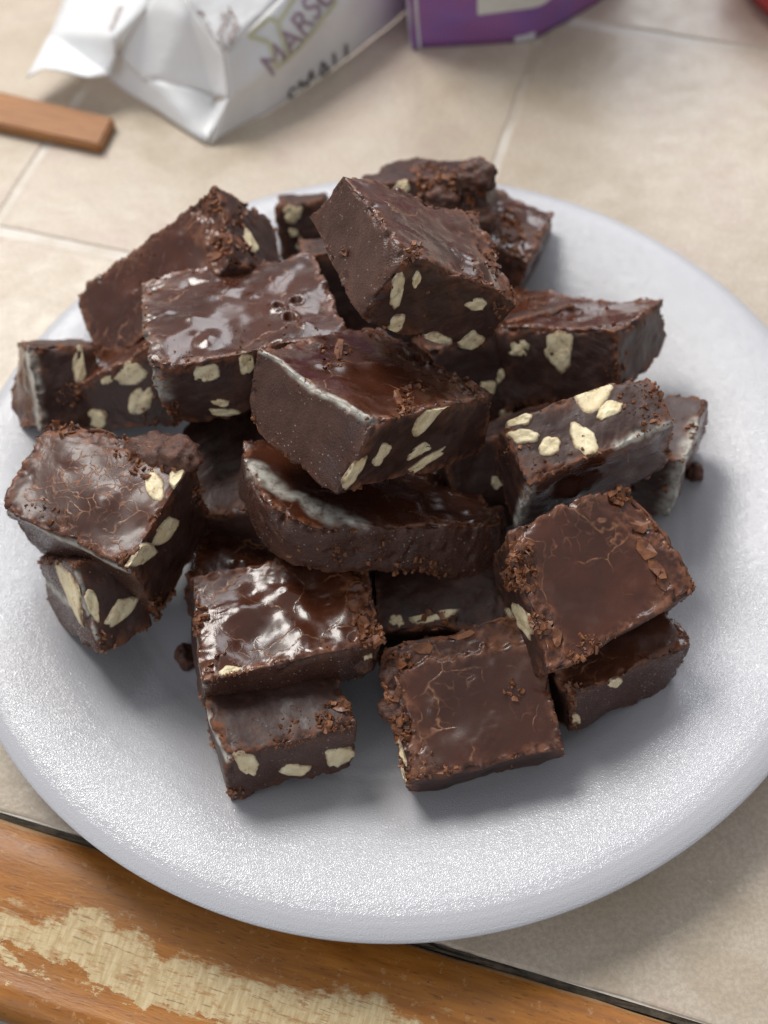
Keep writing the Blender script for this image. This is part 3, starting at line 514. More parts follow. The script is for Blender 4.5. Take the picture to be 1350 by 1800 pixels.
# ------------------------------------------------------------------ countertop: grout bed, tiles, wooden edge
YAW = -0.3353
EA = np.array([math.cos(YAW), math.sin(YAW), 0]); EB = np.array([-math.sin(YAW), math.cos(YAW), 0])
def ab(a, b, z=0): return EA * a + EB * b + np.array([0, 0, z])

def tile_coord(k): 
    m = k.n('ShaderNodeMapping', vector_type='POINT', i_Vector=k.n('ShaderNodeNewGeometry').outputs['Position']); m.inputs['Rotation'].default_value = (0, 0, -YAW)
    return m.outputs[0]

def tile_mat():
    k = NT('glazed_tile'); co = k.n('ShaderNodeNewGeometry').outputs['Position']
    c1 = k.ramp(k.noise(co, 22, 4, .6, .6), (.36, (.50, .41, .305)), (.50, (.58, .49, .385)), (.64, (.545, .435, .36)))
    c2 = k.mix(k.ramp(k.noise(co, 60, 5, .7), (.45, 0), (.75, .6)), c1, (.65, .58, .47))
    sp = k.noise(co, 900, 3, .7)
    c3 = k.mix(k.ramp(sp, (.40, .35), (.60, 0)), c2, (.30, .25, .19))
    c3 = k.mix(k.ramp(k.noise(co, 500, 2), (.68, 0), (.76, .5)), c3, (.72, .66, .56))
    k.p(Base_Color=c3, Roughness=k.ramp(k.noise(co, 140, 3), (.3, .30), (.7, .45)), Normal=k.bump(k.noise(co, 130, 4, .6), .3, .0012, k.bump(sp, .15, .0003)))
    return k.m
def grout_mat():
    k = NT('grout'); co = k.n('ShaderNodeNewGeometry').outputs['Position']
    c = k.mix(k.ramp(k.noise(co, 16, 5, .65), (.44, 0), (.60, 1)), (.66, .61, .54), (.47, .385, .29))
    k.p(Base_Color=c, Roughness=.45, Normal=k.bump(k.noise(co, 700, 3), .4, .0006))
    return k.m
M_TILE, M_GROUT = tile_mat(), grout_mat()

def rounded_slab(name, x0, x1, y0, y1, z0, z1, r, mat, parent, seed=0, n=3):
    """bevelled slab laid out along the tile grid"""
    ring = []
    prof = [(0, z0)] + [(r * (1 - math.cos(t)), z1 - r + r * math.sin(t)) for t in np.linspace(0, math.pi / 2, n + 1)]
    V, F = [], []
    rng = np.random.RandomState(seed); nx = 14
    base = [(x0 + (x1 - x0) * t, y0, 0, 1) for t in np.linspace(0, 1, nx, endpoint=False)] + [(x1, y0 + (y1 - y0) * t, -1, 0) for t in np.linspace(0, 1, nx, endpoint=False)] + \
           [(x1 - (x1 - x0) * t, y1, 0, -1) for t in np.linspace(0, 1, nx, endpoint=False)] + [(x0, y1 - (y1 - y0) * t, 1, 0) for t in np.linspace(0, 1, nx, endpoint=False)]
    m = len(base); cxm, cym = (x0 + x1) / 2, (y0 + y1) / 2
    wob = rng.normal(0, .00025, m)
    for (ins, z) in prof:
        for i, (x, y, _, _) in enumerate(base):
            ii = ins + wob[i]
            xx = min(max(x, x0 + ii), x1 - ii); yy = min(max(y, y0 + ii), y1 - ii)
            V.append(ab(xx, yy, z))
    for l in range(len(prof) - 1):
        for i in range(m): F.append((l * m + i, l * m + (i + 1) % m, (l + 1) * m + (i + 1) % m, (l + 1) * m + i))
    F.append([(len(prof) - 1) * m + i for i in range(m)])
    return mesh_obj(name, V, F, mat, parent, smooth=False, origin=ab(cxm, cym, z0))

top = mesh_obj('countertop', [ab(x, y, z) for z in (-.03, -.0005) for x, y in ((-.52, .0503), (.56, .0503), (.56, .86), (-.52, .86))],
               [(4, 5, 6, 7), (0, 1, 5, 4), (1, 2, 6, 5), (2, 3, 7, 6), (3, 0, 4, 7), (3, 2, 1, 0)], M_GROUT, smooth=False)
tag(top, 'tiled kitchen counter with beige glazed tiles, pale grout and worn wooden front edge', kind='structure')
xs = [-.5135, -.3611, -.2087, -.0563, .0961, .2485, .4009, .5533]; ys = [.0501, .2251, .3767, .5289, .6811, .8333]
for i in range(len(xs) - 1):
    for j in range(len(ys) - 1):
        rounded_slab('tile', xs[i] + .0014, xs[i+1] - .0014, ys[j] + (.0003 if j == 0 else .0021), ys[j+1] - .0021, -.008, 0, .0009, M_TILE, top, seed=i * 7 + j)

def wood_mat():
    k = NT('worn_varnished_wood'); co = tile_coord(k)
    sep = k.n('ShaderNodeSeparateXYZ', i_Vector=co); A, B = sep.outputs[0], sep.outputs[1]
    gr = k.noise(k.vmul(co, (1, 9, 9)), 60, 5, .6, .4)
    pores = k.noise(k.vmul(co, (1, 6, 6)), 330, 3, .6)
    v = k.mix(k.ramp(gr, (.35, 0), (.68, 1)), (.30, .100, .009), (.47, .180, .022))
    v = k.mix(k.ramp(k.noise(co, 38, 3), (.4, 0), (.7, .65)), v, (.33, .145, .042))
    v = k.mix(k.ramp(pores, (.60, 0), (.68, .55)), v, (.10, .038, .012))
    v = k.mix(k.ramp(k.noise(co, 420, 4, .7), (.60, 0), (.66, .45)), v, (.52, .33, .16))
    bare = k.mix(k.ramp(k.noise(k.vmul(co, (5, 1, 1)), 210, 4, .6), (.35, 0), (.65, 1)), (.52, .38, .19), (.70, .56, .33))
    bare = k.mix(k.ramp(k.noise(k.vmul(co, (1, 10, 10)), 150, 3, .6), (.62, 0), (.68, .7)), bare, (.20, .12, .055))
    # where the varnish has worn off: a band along the front with ragged edges
    rag = k.math('MULTIPLY', k.math('SUBTRACT', k.noise(k.vmul(co, (.55, 1.3, 1)), 110, 8, .72), .5), .030)
    rag2 = k.math('MULTIPLY', k.math('SUBTRACT', k.noise(k.vmul(co, (1, 1, 1)), 48, 3, .5), .5), .018)
    hb = k.math('ADD', B, k.math('ADD', rag, rag2))
    m1 = k.ramp(k.math('MULTIPLY', k.math('SUBTRACT', hb, .0280), 100), (.36, 1), (.56, 0))
    m2 = k.ramp(k.math('MULTIPLY', k.math('SUBTRACT', k.math('ADD', B, k.math('ADD', k.math('MULTIPLY', rag, 1.5), k.math('MULTIPLY', rag2, -.6))), .0165), 100), (.40, 0), (.48, 1))
    worn = k.math('MULTIPLY', k.math('MULTIPLY', m1, m2), k.ramp(k.noise(k.vmul(co, (1.3, 3, 1)), 130, 6, .75), (.30, .25), (.46, 1)))
    scrape = k.math('MULTIPLY', k.ramp(k.noise(k.vmul(co, (.12, 1.6, 1)), 260, 5, .6), (.58, 0), (.66, .8)), k.ramp(k.math('MULTIPLY', k.math('ABSOLUTE', k.math('SUBTRACT', hb, .026)), 100), (.7, 1), (1.3, 0)))
    worn = k.math('MAXIMUM', worn, scrape)
    # patch rubbed bare near the middle, and one long scratch
    pd = k.n('ShaderNodeVectorMath', operation='DISTANCE'); k.set(pd.inputs[0], k.vmul(k.vadd(co, (.0205, -.030, 0)), (1, .55, 0))); pd.inputs[1].default_value = (0, 0, 0)
    patch = k.ramp(k.math('ADD', k.math('MULTIPLY', pd.outputs['Value'], 100), k.math('MULTIPLY', rag, 22)), (.30, 1), (.42, 0))
    scr = k.math('ABSOLUTE', k.math('SUBTRACT', k.math('ADD', k.math('MULTIPLY', A, .445), k.math('MULTIPLY', k.math('SUBTRACT', k.noise(co, 90, 2), .5), .003)), k.math('SUBTRACT', .0343, B)))
    line = k.math('MULTIPLY', k.ramp(k.math('MULTIPLY', scr, 1000), (.25, 1), (.6, 0)), k.ramp(A, (.44, 0), (.4601, 1)))
    worn = k.math('MAXIMUM', worn, patch)
    # pale rubbed arris against the tiles
    arr = k.ramp(k.math('ADD', k.math('MULTIPLY', k.math('SUBTRACT', B, .0478), 100), k.math('MULTIPLY', rag, 6)), (.0, 0), (.08, .8))
    half = k.mix(.5, v, bare)
    wcol = k.mix(k.ramp(worn, (.0, 0), (.5, 1)), v, k.mix(k.ramp(worn, (.55, 0), (1, 1)), half, bare))
    wcol = k.mix(k.math('MULTIPLY', k.ramp(k.noise(k.vmul(co, (.4, 2.2, 1)), 300, 5, .7), (.56, 0), (.64, .6)), worn), wcol, v)
    col = k.mix(arr, wcol, (.48, .35, .20))
    rough = k.math('ADD', k.math('MULTIPLY', worn, .22), k.ramp(gr, (.3, .36), (.7, .5)))
    h = k.math('SUBTRACT', k.math('MULTIPLY', gr, .3), worn)
    k.p(Base_Color=col, Roughness=rough, Normal=k.bump(pores, .3, .0003, k.bump(h, .25, .0004)))
    return k.m
M_WOOD = wood_mat()
# bull-nosed board: profile swept along the front of the counter
prof = [(.0489, -.034), (.0489, -.0016), (.0484, -.0006), (.0478, 0.0), (.040, .0002), (.032, .0000), (.0232, -.0006)] + \
       [(.0152 + .006 * math.cos(t), -.0075 + .0068 * math.sin(t)) for t in np.linspace(1.1, 3.1, 7)] + [(.0092, -.020), (.0100, -.032), (.016, -.034)]
Vw, Fw = [], []; nseg = 120; mpr = len(prof)
for i in range(nseg + 1):
    a = -.45 + .95 * i / nseg
    for (b, z) in prof: Vw.append(ab(a, b + .00025 * math.sin(a * 97) + .00015 * math.sin(a * 311), z))
for i in range(nseg):
    for j in range(mpr): Fw.append((i * mpr + j, (i + 1) * mpr + j, (i + 1) * mpr + (j + 1) % mpr, i * mpr + (j + 1) % mpr))
Fw += [list(range(mpr)), [nseg * mpr + j for j in range(mpr)][::-1]]
wo = mesh_obj('wooden_edge', Vw, Fw, M_WOOD, top, smooth=True, origin=ab(0, .03, -.02)); wo['label'] = 'worn orange brown wooden edge board with varnish rubbed off along its front'

k = NT('dark_joint_grime'); co = k.n('ShaderNodeNewGeometry').outputs['Position']
k.p(Base_Color=k.mix(k.ramp(k.noise(co, 300, 4, .7), (.4, 0), (.68, 1)), (.045, .034, .022), (.105, .080, .055)), Roughness=.85, Normal=k.bump(k.noise(co, 900, 4, .7), .5, .0006))
jv = []; jn = 300; rng = np.random.RandomState(4)
for i in range(jn + 1):
    a = -.45 + .95 * i / jn
    for b in (.0488, .0492, .0497, .0502): jv.append(ab(a, b, -.0006 + .00025 * rng.randn() * (b not in (.0488,))))
jf = [(i * 4 + j, (i + 1) * 4 + j, (i + 1) * 4 + j + 1, i * 4 + j + 1) for i in range(jn) for j in range(3)]
mesh_obj('joint_grime', jv, jf, k.m, top, smooth=False, origin=ab(0, .05, 0))

k = NT('floor_vinyl'); co = k.n('ShaderNodeNewGeometry').outputs['Position']
k.p(Base_Color=k.mix(k.noise(co, 30, 4), (.16, .155, .15), (.22, .215, .21)), Roughness=.6)
fl = mesh_obj('floor', [(-4, -4, -.9), (4, -4, -.9), (4, 4, -.9), (-4, 4, -.9)], [(0, 1, 2, 3)], k.m, smooth=False)
tag(fl, 'grey floor seen below the counter edge', kind='structure')

# ------------------------------------------------------------------ foam plate
def foam_mat():
    k = NT('white_foam'); co = k.coord()
    wv = k.vadd(co, k.vmul(k.n('ShaderNodeTexNoise', i_Vector=co, i_Scale=700, i_Detail=2).outputs['Color'], (.0010, .0010, .0010)))
    cellc = k.vor(wv, 3000, 'F1', out='Color')
    cell = k.vor(wv, 3000, 'F1')
    soft = k.noise(co, 160, 3, .6)
    # skin of flattened beads: each little facet leans its own way
    rim = k.attr('rim')
    lean = k.n('ShaderNodeVectorMath', operation='SUBTRACT'); k.set(lean.inputs[0], cellc); lean.inputs[1].default_value = (.5, .5, .5)
    sc = k.n('ShaderNodeVectorMath', operation='SCALE'); k.set(sc.inputs[0], lean.outputs[0]); k.set(sc.inputs['Scale'], k.math('MULTIPLY_ADD', rim, 0.105, .06))
    base = k.bump(cell, .25, .0003, k.bump(soft, .12, .0008))
    nv = k.n('ShaderNodeVectorMath', operation='NORMALIZE'); k.set(nv.inputs[0], k.vadd(base, sc.outputs[0]))
    k.p(Base_Color=(.50, .502, .53), Roughness=.5, Specular_IOR_Level=.4, Normal=base,
        Coat_Weight=k.math('MULTIPLY_ADD', rim, .65, .25), Coat_Roughness=0.18, Coat_IOR=1.6, Coat_Normal=nv.outputs[0])
    return k.m
PCX, PCY = 0.0039, 0.1628
prof = [(0, 3.6), (30, 3.6), (60, 3.6), (68, 3.7), (72, 4.1), (76, 5.2), (80, 7.0), (84, 9.1), (88, 11.2), (92, 13.0), (96, 14.5), (100, 15.7), (104, 16.7), (107, 17.3), (109.5, 17.55), (111.5, 17.4), (113, 17.05), (114.2, 16.6), (114.7, 16.25),
        (114.75, 15.9), (114.4, 15.6), (112.5, 15.5), (110, 15.2), (107, 14.6), (103, 13.6), (98, 12.0), (92, 9.6), (86, 6.4), (80, 3.6), (75, 1.6), (70, .4), (60, .3), (30, .3), (0, .3)]
pr = []
for (r0, z0), (r1, z1) in zip(prof[:-1], prof[1:]):
    kseg = 4 if r0 >= 70 else 2
    for t in range(kseg): pr.append((r0 + (r1 - r0) * t / kseg, z0 + (z1 - z0) * t / kseg))
pr.append(prof[-1])
ns = 256; Vp = []; Fp = []
for i, (r, z) in enumerate(pr):
    for j in range(ns):
        t = 2 * math.pi * j / ns
        f = max(0, (r - 70) / 45)
        # the rim is not quite a circle nor quite level, as pressed foam never is
        rr = r + f * (.5 * math.sin(2 * t + .6) + .35 * math.sin(3 * t + 1.9) + .12 * math.sin(7 * t))
        zz = z + f * (.5 * math.sin(2 * t + 1.1) + .25 * math.sin(5 * t + .4))
        Vp.append((PCX * 1000 + rr * math.cos(t), PCY * 1000 + rr * math.sin(t), zz))
for i in range(len(pr) - 1):
    for j in range(ns): Fp.append((i * ns + j, i * ns + (j + 1) % ns, (i + 1) * ns + (j + 1) % ns, (i + 1) * ns + j))
Fp = [f[::-1] for f in Fp]
plate = mesh_obj('foam_plate', np.array(Vp) / 1000, Fp, foam_mat(), origin=(PCX, PCY, 0))
at = plate.data.attributes.new('rim', 'FLOAT', 'POINT'); at.data.foreach_set('value', np.repeat([float(sstep(70, 92, r) * (1 - .35 * sstep(110, 112.5, r))) for r, zz in pr], ns).astype(np.float32))
tag(plate, 'round white foam plate with a sparkling pressed rim, loaded with fudge', 'plate')

# ------------------------------------------------------------------ the fudge
c, z, m = 'c', 'z', 'm'

LEAD = [
# key, label, face kinds, options
("A", "topmost fudge square, leaning on the summit, with a dark nutty cut face", {"top": z, "left": m, "front": c}, dict(bumps=7, breaks=[(0, 1, .86, .8)], dents=[("top", .62, .30, 3.0, .9)])),
("B", "middle fudge square with a grainy left face and slivers of nut in its front", {"top": z, "left": m, "front": c}, dict(bloom=[((0, .02, 1), (0, .98, 1), 1.6)], bumps=9, rough=.7, breaks=[(0, 1, .78, .9)])),
("C", "long curved edge piece of fudge with a pale sugary rim, lying under the middle square", {"top": z, "front": m, "left": m}, dict(vround={(0, 0): 15, (0, 1): 7}, bloom=[((.03, .62, 1), (.10, .30, 1), 4.2), ((.10, .30, 1), (.36, .06, 1), 3.8), ((.1,.3,.95),(.25,.1,.95),3)], rad=2.0, coarse=1.0)),
("D", "broad shiny fudge square left of the summit with a heart shaped dimple in its glaze", {"top": z, "front": c, "left": c}, dict(bloom=[((0, .05, .7), (0, .95, .7), 6)], bumps=16, gain=1.2, dents=[("top", .70, .42, 1.3, -1.2), ("top", .80, .47, 1.3, -1.2), ("top", .74, .30, 1.5, -1.2)])),
("E", "tilted glossy fudge slab at the upper left of the pile with a pointed top corner", {"top": z, "right": c}, dict(bumps=12, breaks=[(0, 1, .86, 1.0)])),
("F", "left fudge square below the shiny slabs, its cut face showing four pale nuts", {"front": c, "top": z}, dict()),
("G", "small dark fudge piece on its side at the far left edge of the pile", {"front": c, "left": z, "top": c}, dict(bloom=[((0, .05, .9), (0, .1, .1), 3)])),
("H", "fudge square jutting left, with a net of tan cracks and a crumbly nutty corner", {"top": z, "right": c, "front": m}, dict(bumps=5, gain=.5, dull=.7, net=1.0, breaks=[(1, 1, .86, .9)], bloom=[((.05, 0, .9), (.95, 0, .9), 2.0)])),
("I", "fudge piece resting on the plate at the lower left, half hidden under the cracked square", {"front": c, "left": m, "top": c}, dict(bloom=[((0, .1, .5), (0, .9, .6), 2), ((0, 0, .9), (0, 0, .2), 1.0)])),
("J", "very shiny wrinkled fudge square at the lower left catching a broad white highlight", {"top": z, "front": m, "left": c}, dict(bumps=12, gain=1.1, breaks=[(0, 1, .88, .9)], bloom=[((0, .02, .8), (0, .9, .8), 2)])),
("K", "lowest front fudge piece with three pale nuts in its grey brown face", {"front": m, "top": c, "left": c}, dict(bloom=[((0, .02, .9), (0, .9, .9), 1.5)])),
("L", "flat matte topped fudge square at the bottom right front with a crack across its glaze", {"top": z, "left": c, "front": c}, dict(bumps=6, gain=.6, dull=.25, breaks=[(1, 1, .80, 1.0), (0, -1, .08, .9)])),
("M", "reddish brown fudge square at the right with flaking curls along both ends of its glaze", {"top": z, "left": c, "front": c}, dict(bumps=4, gain=.4, dull=.15, breaks=[(0, 1, .80, .9), (0, -1, .09, .9)])),
("N", "fudge square on the right turned cut side up, six big pale nuts on top", {"top": c, "front": z, "left": c}, dict(bloom=[((.02, 0, .9), (.02, 0, .05), 2.6), ((.6, 0, 1), (1, 0, .98), 1.8)], dome=0)),
("O", "fudge square at the right behind the nutty one, a large pale nut in its front", {"top": z, "front": c, "right": c}, dict(bumps=8)),
("P", "fudge piece standing on edge at the far right of the pile with a whitish streak", {"top": c, "right": z, "front": c}, dict(bloom=[((1, 0, .95), (1, 0, .05), 4.5), ((1, .1, 1), (1, .6, 1), 3)])),
("Q", "dark fudge square at the lower right, mostly under the reddish flaking square", {"top": z, "front": m}, dict(bumps=6)),
("S", "rough crumbly fudge piece at the very back of the pile behind the summit", {"front": c, "top": c}, dict(rough=1.5)),
("T", "thin cornered fudge piece at the back right pointing out over the white rim", {"top": z, "right": z}, dict(bumps=5)),
("U", "narrow fudge piece at the back left of the summit, one large pale nut", {"front": c, "top": c}, dict()),
("X", "glossy fudge square under the curved edge piece, only its bright left corner showing", {"top": z}, dict(bumps=14)),
("V", "fudge piece in the dark hollow at the front, below the curved edge piece", {"top": c}, dict()),
("Z", "fudge piece in the dark gap between the cracked square and the curved edge piece", {"top": c}, dict()),
("AA", "added fudge filler between the curved piece and the cut side up nutty square", {"top": c}, dict()),  # added filler, tilted steeply away from the lamp to darken this gap
("BB", "added fudge filler between the middle square and the back right square", {"top": c}, dict()),  # filler put in on a steep tilt so its visible face stays dark
("W", "fudge square at the core of the pile, in the shade beneath the middle square", {"top": c}, dict()),
("Y", "added fudge filler at the core of the pile, in the shade beneath the summit", {"top": c}, dict()),  # added filler, its tilt keeps the hollow under the summit dark
]
for i, (key, label, types, opt) in enumerate(LEAD):
    Fudge(key, label, types, 11 + i, **opt)

def loose(name, label, cat, key, dims, mat, seed, rot):
    bm = bmesh.new(); bmesh.ops.create_icosphere(bm, subdivisions=4, radius=1)
    v = np.array([x.co[:] for x in bm.verts]); F = [[x.index for x in f.verts] for f in bm.faces]; bm.free()
    w1, w2, wh = worley(v * 1.9 + seed, seed)
    d = 1 + .25 * gnoise(v * 1.5 + seed, seed) + .14 * (wh - .5) + .08 * fbm(v * 6 + seed, seed, 3)
    v = v * d[:, None] * np.array(dims) / 2000
    cr_, sr_ = math.cos(rot), math.sin(rot); v = v @ np.array([[cr_, sr_, 0], [-sr_, cr_, 0], [0, 0, 1]])
    p = np.array(DATA['LOOSE'][key]) / 1000
    o = mesh_obj(name, v + p, F, mat, origin=p); tag(o, label, cat)
loose('fudge_crumb', 'dark round fudge crumb on the plate touching the left side of the shiny square', 'crumb', 'a', (5, 7, 7), M_LUMP, 5, .3)
loose('fudge_crumb', 'dark fudge crumb on the plate left of the lower left fudge piece', 'crumb', 'b', (7, 5, 5), M_LUMP, 6, -.6)
loose('fudge_crumb', 'fudge crumb on the plate beside the whitish streaked piece at the right', 'crumb', 'c', (5, 6, 6), M_LUMP, 7, .2)
loose('walnut_chunk', 'pale walnut chunk at the left edge next to the cracked fudge square', 'nut', 'n', (9, 10, 7), M_NUT, 8, .5)


# ------------------------------------------------------------------ things behind the plate
def loft(name, pts, faces, mat, parent=None, sub=3, thick=.0004, wob=.0011, seed=0):
    V = [np.array(p) / 1000 for p in pts]
    bm = bmesh.new(); bv = [bm.verts.new(v) for v in V]
    for f in faces: bm.faces.new([bv[i] for i in f])
    bmesh.ops.triangulate(bm, faces=[f for f in bm.faces if len(f.verts) > 4])
    for _ in range(sub): bmesh.ops.subdivide_edges(bm, edges=bm.edges[:], cuts=1, use_grid_fill=True)
    for _ in range(2): bmesh.ops.smooth_vert(bm, verts=[v for v in bm.verts if not v.is_boundary], factor=.5, use_axis_x=True, use_axis_y=True, use_axis_z=True)
    P = np.array([v.co[:] for v in bm.verts])
    d = wob * (fbm(P * 60 + seed, seed, 3) + .7 * (1 - 2 * np.abs(gnoise(P * 38 + seed, seed + 3))))
    bm.normal_update()
    for v, q in zip(bm.verts, d): v.co += v.normal * q
    bmesh.ops.recalc_face_normals(bm, faces=bm.faces[:])
    bm.verts.index_update()
    o = mesh_obj(name, [v.co[:] for v in bm.verts], [[v.index for v in f.verts] for f in bm.faces], mat, parent, origin=tuple(P.mean(0)))
    bm.free()
    if thick:
        md = o.modifiers.new('paper thickness', 'SOLIDIFY'); md.thickness = thick; md.offset = 0
    return o

k = NT('white_paper'); co = k.n('ShaderNodeNewGeometry').outputs['Position']
k.p(Base_Color=k.mix(k.noise(co, 40, 3), (.80, .81, .82), (.85, .85, .85)), Roughness=.38, Normal=k.bump(k.noise(co, 90, 4, .6), .35, .002))
M_PAPER = k.m
def flat_mat(name, col, rough=.5):
    k = NT(name); co = k.n('ShaderNodeNewGeometry').outputs['Position']
    k.p(Base_Color=k.mix(k.ramp(k.noise(co, 300, 3), (.4, 0), (.6, .25)), col, tuple(x * .75 for x in col)), Roughness=rough); return k.m
M_PINK = flat_mat('mauve_print', (.55, .42, .48)); M_GREEN = flat_mat('green_print', (.62, .62, .42)); M_BROWN = flat_mat('brown_print', (.50, .38, .34)); M_BLACK = flat_mat('black_print', (.22, .21, .20))
G = DATA['BAG']
gk = list(G.keys()); gp = [G[q] for q in gk]; ix = lambda s: [gk.index(q) for q in s.split()]
def panel(name, sets, parent, **kw):
    used = sorted({q for s in sets for q in s.split()}); loc = {q: i for i, q in enumerate(used)}
    return loft(name, [G[q] for q in used], [[loc[q] for q in s.split()] for s in sets], M_PAPER, parent, **kw)
bag = bpy.data.objects.new('paper_bag', None); COL.objects.link(bag); bag.location = Vector(G['b3']) / 1000; bag.location.z = 0
tag(bag, 'white printed paper bag lying on its side behind the plate with its end crumpled open', 'bag')
panel('side_panel', ['r1 q4 a2 a1', 'q4 q2 a4 a3', 'q4 a3 a2', 'a1 a2 b2 b1', 'a2 a3 b3 b2', 'a3 a4 b4 b3', 'b1 b2 c2 c1', 'b2 b3 c3 c2', 'b3 b4 c4 c3'], bag, seed=1)
panel('top_panel', ['r2 r1 a1', 'r2 a1 b1', 'r2 b1 d1', 'b1 c1 d1', 'p9 r2 d1', 'e1 p9 d1'], bag, seed=2)
panel('open_flap', ['p11 p1 p2 p3', 'p11 p3 p4 p5', 'p11 p5 p6 p7', 'p11 p7 p8 p10', 'p10 p8 p9 e1'], bag, seed=3, wob=.0008)
panel('gusset_fold', ['p8 p7 s1 q5 m t', 'm q6 q4 r1 r2 t', 'p8 t r2 p9'], bag, seed=4, wob=.0008)
panel('bottom_fold', ['s1 q1 q2 m', 's1 m q5', 'q2 q3 q6 m', 'q2 q4 q3'], bag, seed=5)

def text_on(name, txt, mat, parent, org, xdir, updir, size, lift=.0008, depth=.00005):
    cu = bpy.data.curves.new(name, 'FONT'); cu.body = txt; cu.size = size; cu.extrude = depth; cu.align_x = 'CENTER'; cu.align_y = 'CENTER'
    to = bpy.data.objects.new(name + '_tmp', cu); COL.objects.link(to)
    dg = bpy.context.evaluated_depsgraph_get(); me = bpy.data.meshes.new_from_object(to.evaluated_get(dg)); bpy.data.objects.remove(to)
    X = np.array(xdir, float); X /= np.linalg.norm(X); Z = np.cross(X, updir); Z /= np.linalg.norm(Z); Y = np.cross(Z, X)
    V = np.array([v.co[:] for v in me.vertices]); Fs = [list(p.vertices) for p in me.polygons]
    return X, Y, Z, V, Fs

def drape(name, V2, Fs, mat, parent, org, X, Y, Z, target):
    """lay flat print on the paper: each point is dropped along -Z onto the panels it covers"""
    P = np.array(org) + V2[:, :1] * X + V2[:, 1:2] * Y
    out = []
    for q in P:
        best = None
        for t in target:
            h = t.ray_cast(Vector(q + Z * .03), Vector(-Z), .07)
            if h[0] is not None and abs(h[3] - .03) < .010 and (best is None or h[3] < best[3]): best = h
        out.append(np.array(best[0]) + Z * .0008 if best else np.array([np.nan] * 3))
    out = np.array(out); bad = np.isnan(out[:, 0]); F2 = []
    for f in Fs:
        if bad[list(f)].any(): continue
        a_ = P[list(f)]; b_ = out[list(f)]
        la = max(np.linalg.norm(a_ - np.roll(a_, 1, 0), axis=1)); lb = max(np.linalg.norm(b_ - np.roll(b_, 1, 0), axis=1))
        if lb < 2.2 * la + .0004: F2.append(f)
    if not F2: return None
    use = sorted({i for f in F2 for i in f}); mp = {q: i for i, q in enumerate(use)}; out = out[use]
    return tag(mesh_obj(name, out, [[mp[i] for i in f] for f in F2], mat, parent, smooth=False, origin=tuple(out.mean(0))), kind='stuff')
def bvh_of(o):
    v = [tuple(o.location + p.co) for p in o.data.vertices]; return BVHTree.FromPolygons([tuple(x) for x in v], [list(p.vertices) for p in o.data.polygons])
targets = [bvh_of(o) for o in bag.children]
g = lambda q: np.array(G[q]) / 1000
# frame of the printed side: along the bag, and up the side
Xs = g('b2') - g('q4'); Xs /= np.linalg.norm(Xs); upv = g('a1') - g('a4'); Zs = np.cross(Xs, upv); Zs /= np.linalg.norm(Zs); Ys = np.cross(Zs, Xs)
if Zs[2] < 0 : Zs = -Zs
def fine(V2, Fs):
    bm = bmesh.new(); bv = [bm.verts.new((x, y, 0)) for x, y in V2[:, :2]]
    for f in Fs:
        try: bm.faces.new([bv[i] for i in f])
        except ValueError: pass
    bmesh.ops.triangulate(bm, faces=bm.faces[:])
    for _ in range(1): bmesh.ops.subdivide_edges(bm, edges=[e for e in bm.edges if e.calc_length() > .002], cuts=2, use_grid_fill=True)
    bmesh.ops.triangulate(bm, faces=bm.faces[:])
    bm.verts.index_update(); r = np.array([v.co[:] for v in bm.verts]), [[v.index for v in f.verts] for f in bm.faces]; bm.free(); return r
def print_text(name, txt, mat, org, X, Y, Z, size):
    _, _, _, V, Fs = text_on(name, txt, mat, bag, org, X, Y, size)
    V, Fs = fine(V, Fs); return drape(name, V, Fs, mat, bag, org, X, Y, Z, targets)
def stripe(name, pts, wd, mat, org, X, Y, Z):
    V, Fs = [], []
    for (x0, y0), (x1, y1) in zip(pts[:-1], pts[1:]):
        d = np.array([x1 - x0, y1 - y0]); n = int(np.linalg.norm(d) / .0015) + 2; d = d / np.linalg.norm(d); q = np.array([-d[1], d[0]]) * wd / 2
        o = len(V)
        for t in np.linspace(0, 1, n):
            p = np.array([x0 + (x1 - x0) * t, y0 + (y1 - y0) * t]); V += [[*(p - q), 0], [*(p + q), 0]]
        Fs += [[o + 2*i, o + 2*i + 2, o + 2*i + 3, o + 2*i + 1] for i in range(n - 1)]
    return drape(name, np.array(V), Fs, mat, bag, org, X, Y, Z, targets)
stripe('ribbon_outline', [(0.02720,0.01029), (0.02540,0.01317), (0.01591,0.01281), (0.02106,0.00720), (0.01880,-0.00127), (0.02441,-0.00162)], 0.0014, M_GREEN, (-0.04389,0.32176,0.01400), np.array((0.74978,0.63686,0.17956)), np.array((-0.36117,0.16651,0.91751)), np.array((0.55442,-0.75279,0.35486)))
stripe('ribbon_outline', [(0.02441,-0.00162), (0.02566,0.00622), (0.02720,0.01029), (0.03867,0.01278)], 0.0013, M_GREEN, (-0.04389,0.32176,0.01400), np.array((0.74978,0.63686,0.17956)), np.array((-0.36117,0.16651,0.91751)), np.array((0.55442,-0.75279,0.35486)))
stripe('ribbon_outline', [(0.02441,-0.00162), (0.03139,-0.00113), (0.04180,0.00055), (0.05110,0.00257)], 0.0016, M_GREEN, (-0.04389,0.32176,0.01400), np.array((0.74978,0.63686,0.17956)), np.array((-0.36117,0.16651,0.91751)), np.array((0.55442,-0.75279,0.35486)))
print_text('printed_letters', 'MARSH', M_PINK, (-0.02001,0.34401,0.02388), np.array((0.64891,0.65801,0.38203)), np.array((-0.52109,0.01847,0.85330)), np.array((0.55442,-0.75279,0.35486)), 0.0118)
print_text('printed_letters', 'O', M_PINK, (-0.00978,0.35389,0.02887), np.array((0.64893,0.65800,0.38199)), np.array((-0.52106,0.01850,0.85332)), np.array((0.55442,-0.75279,0.35486)), 0.0118)
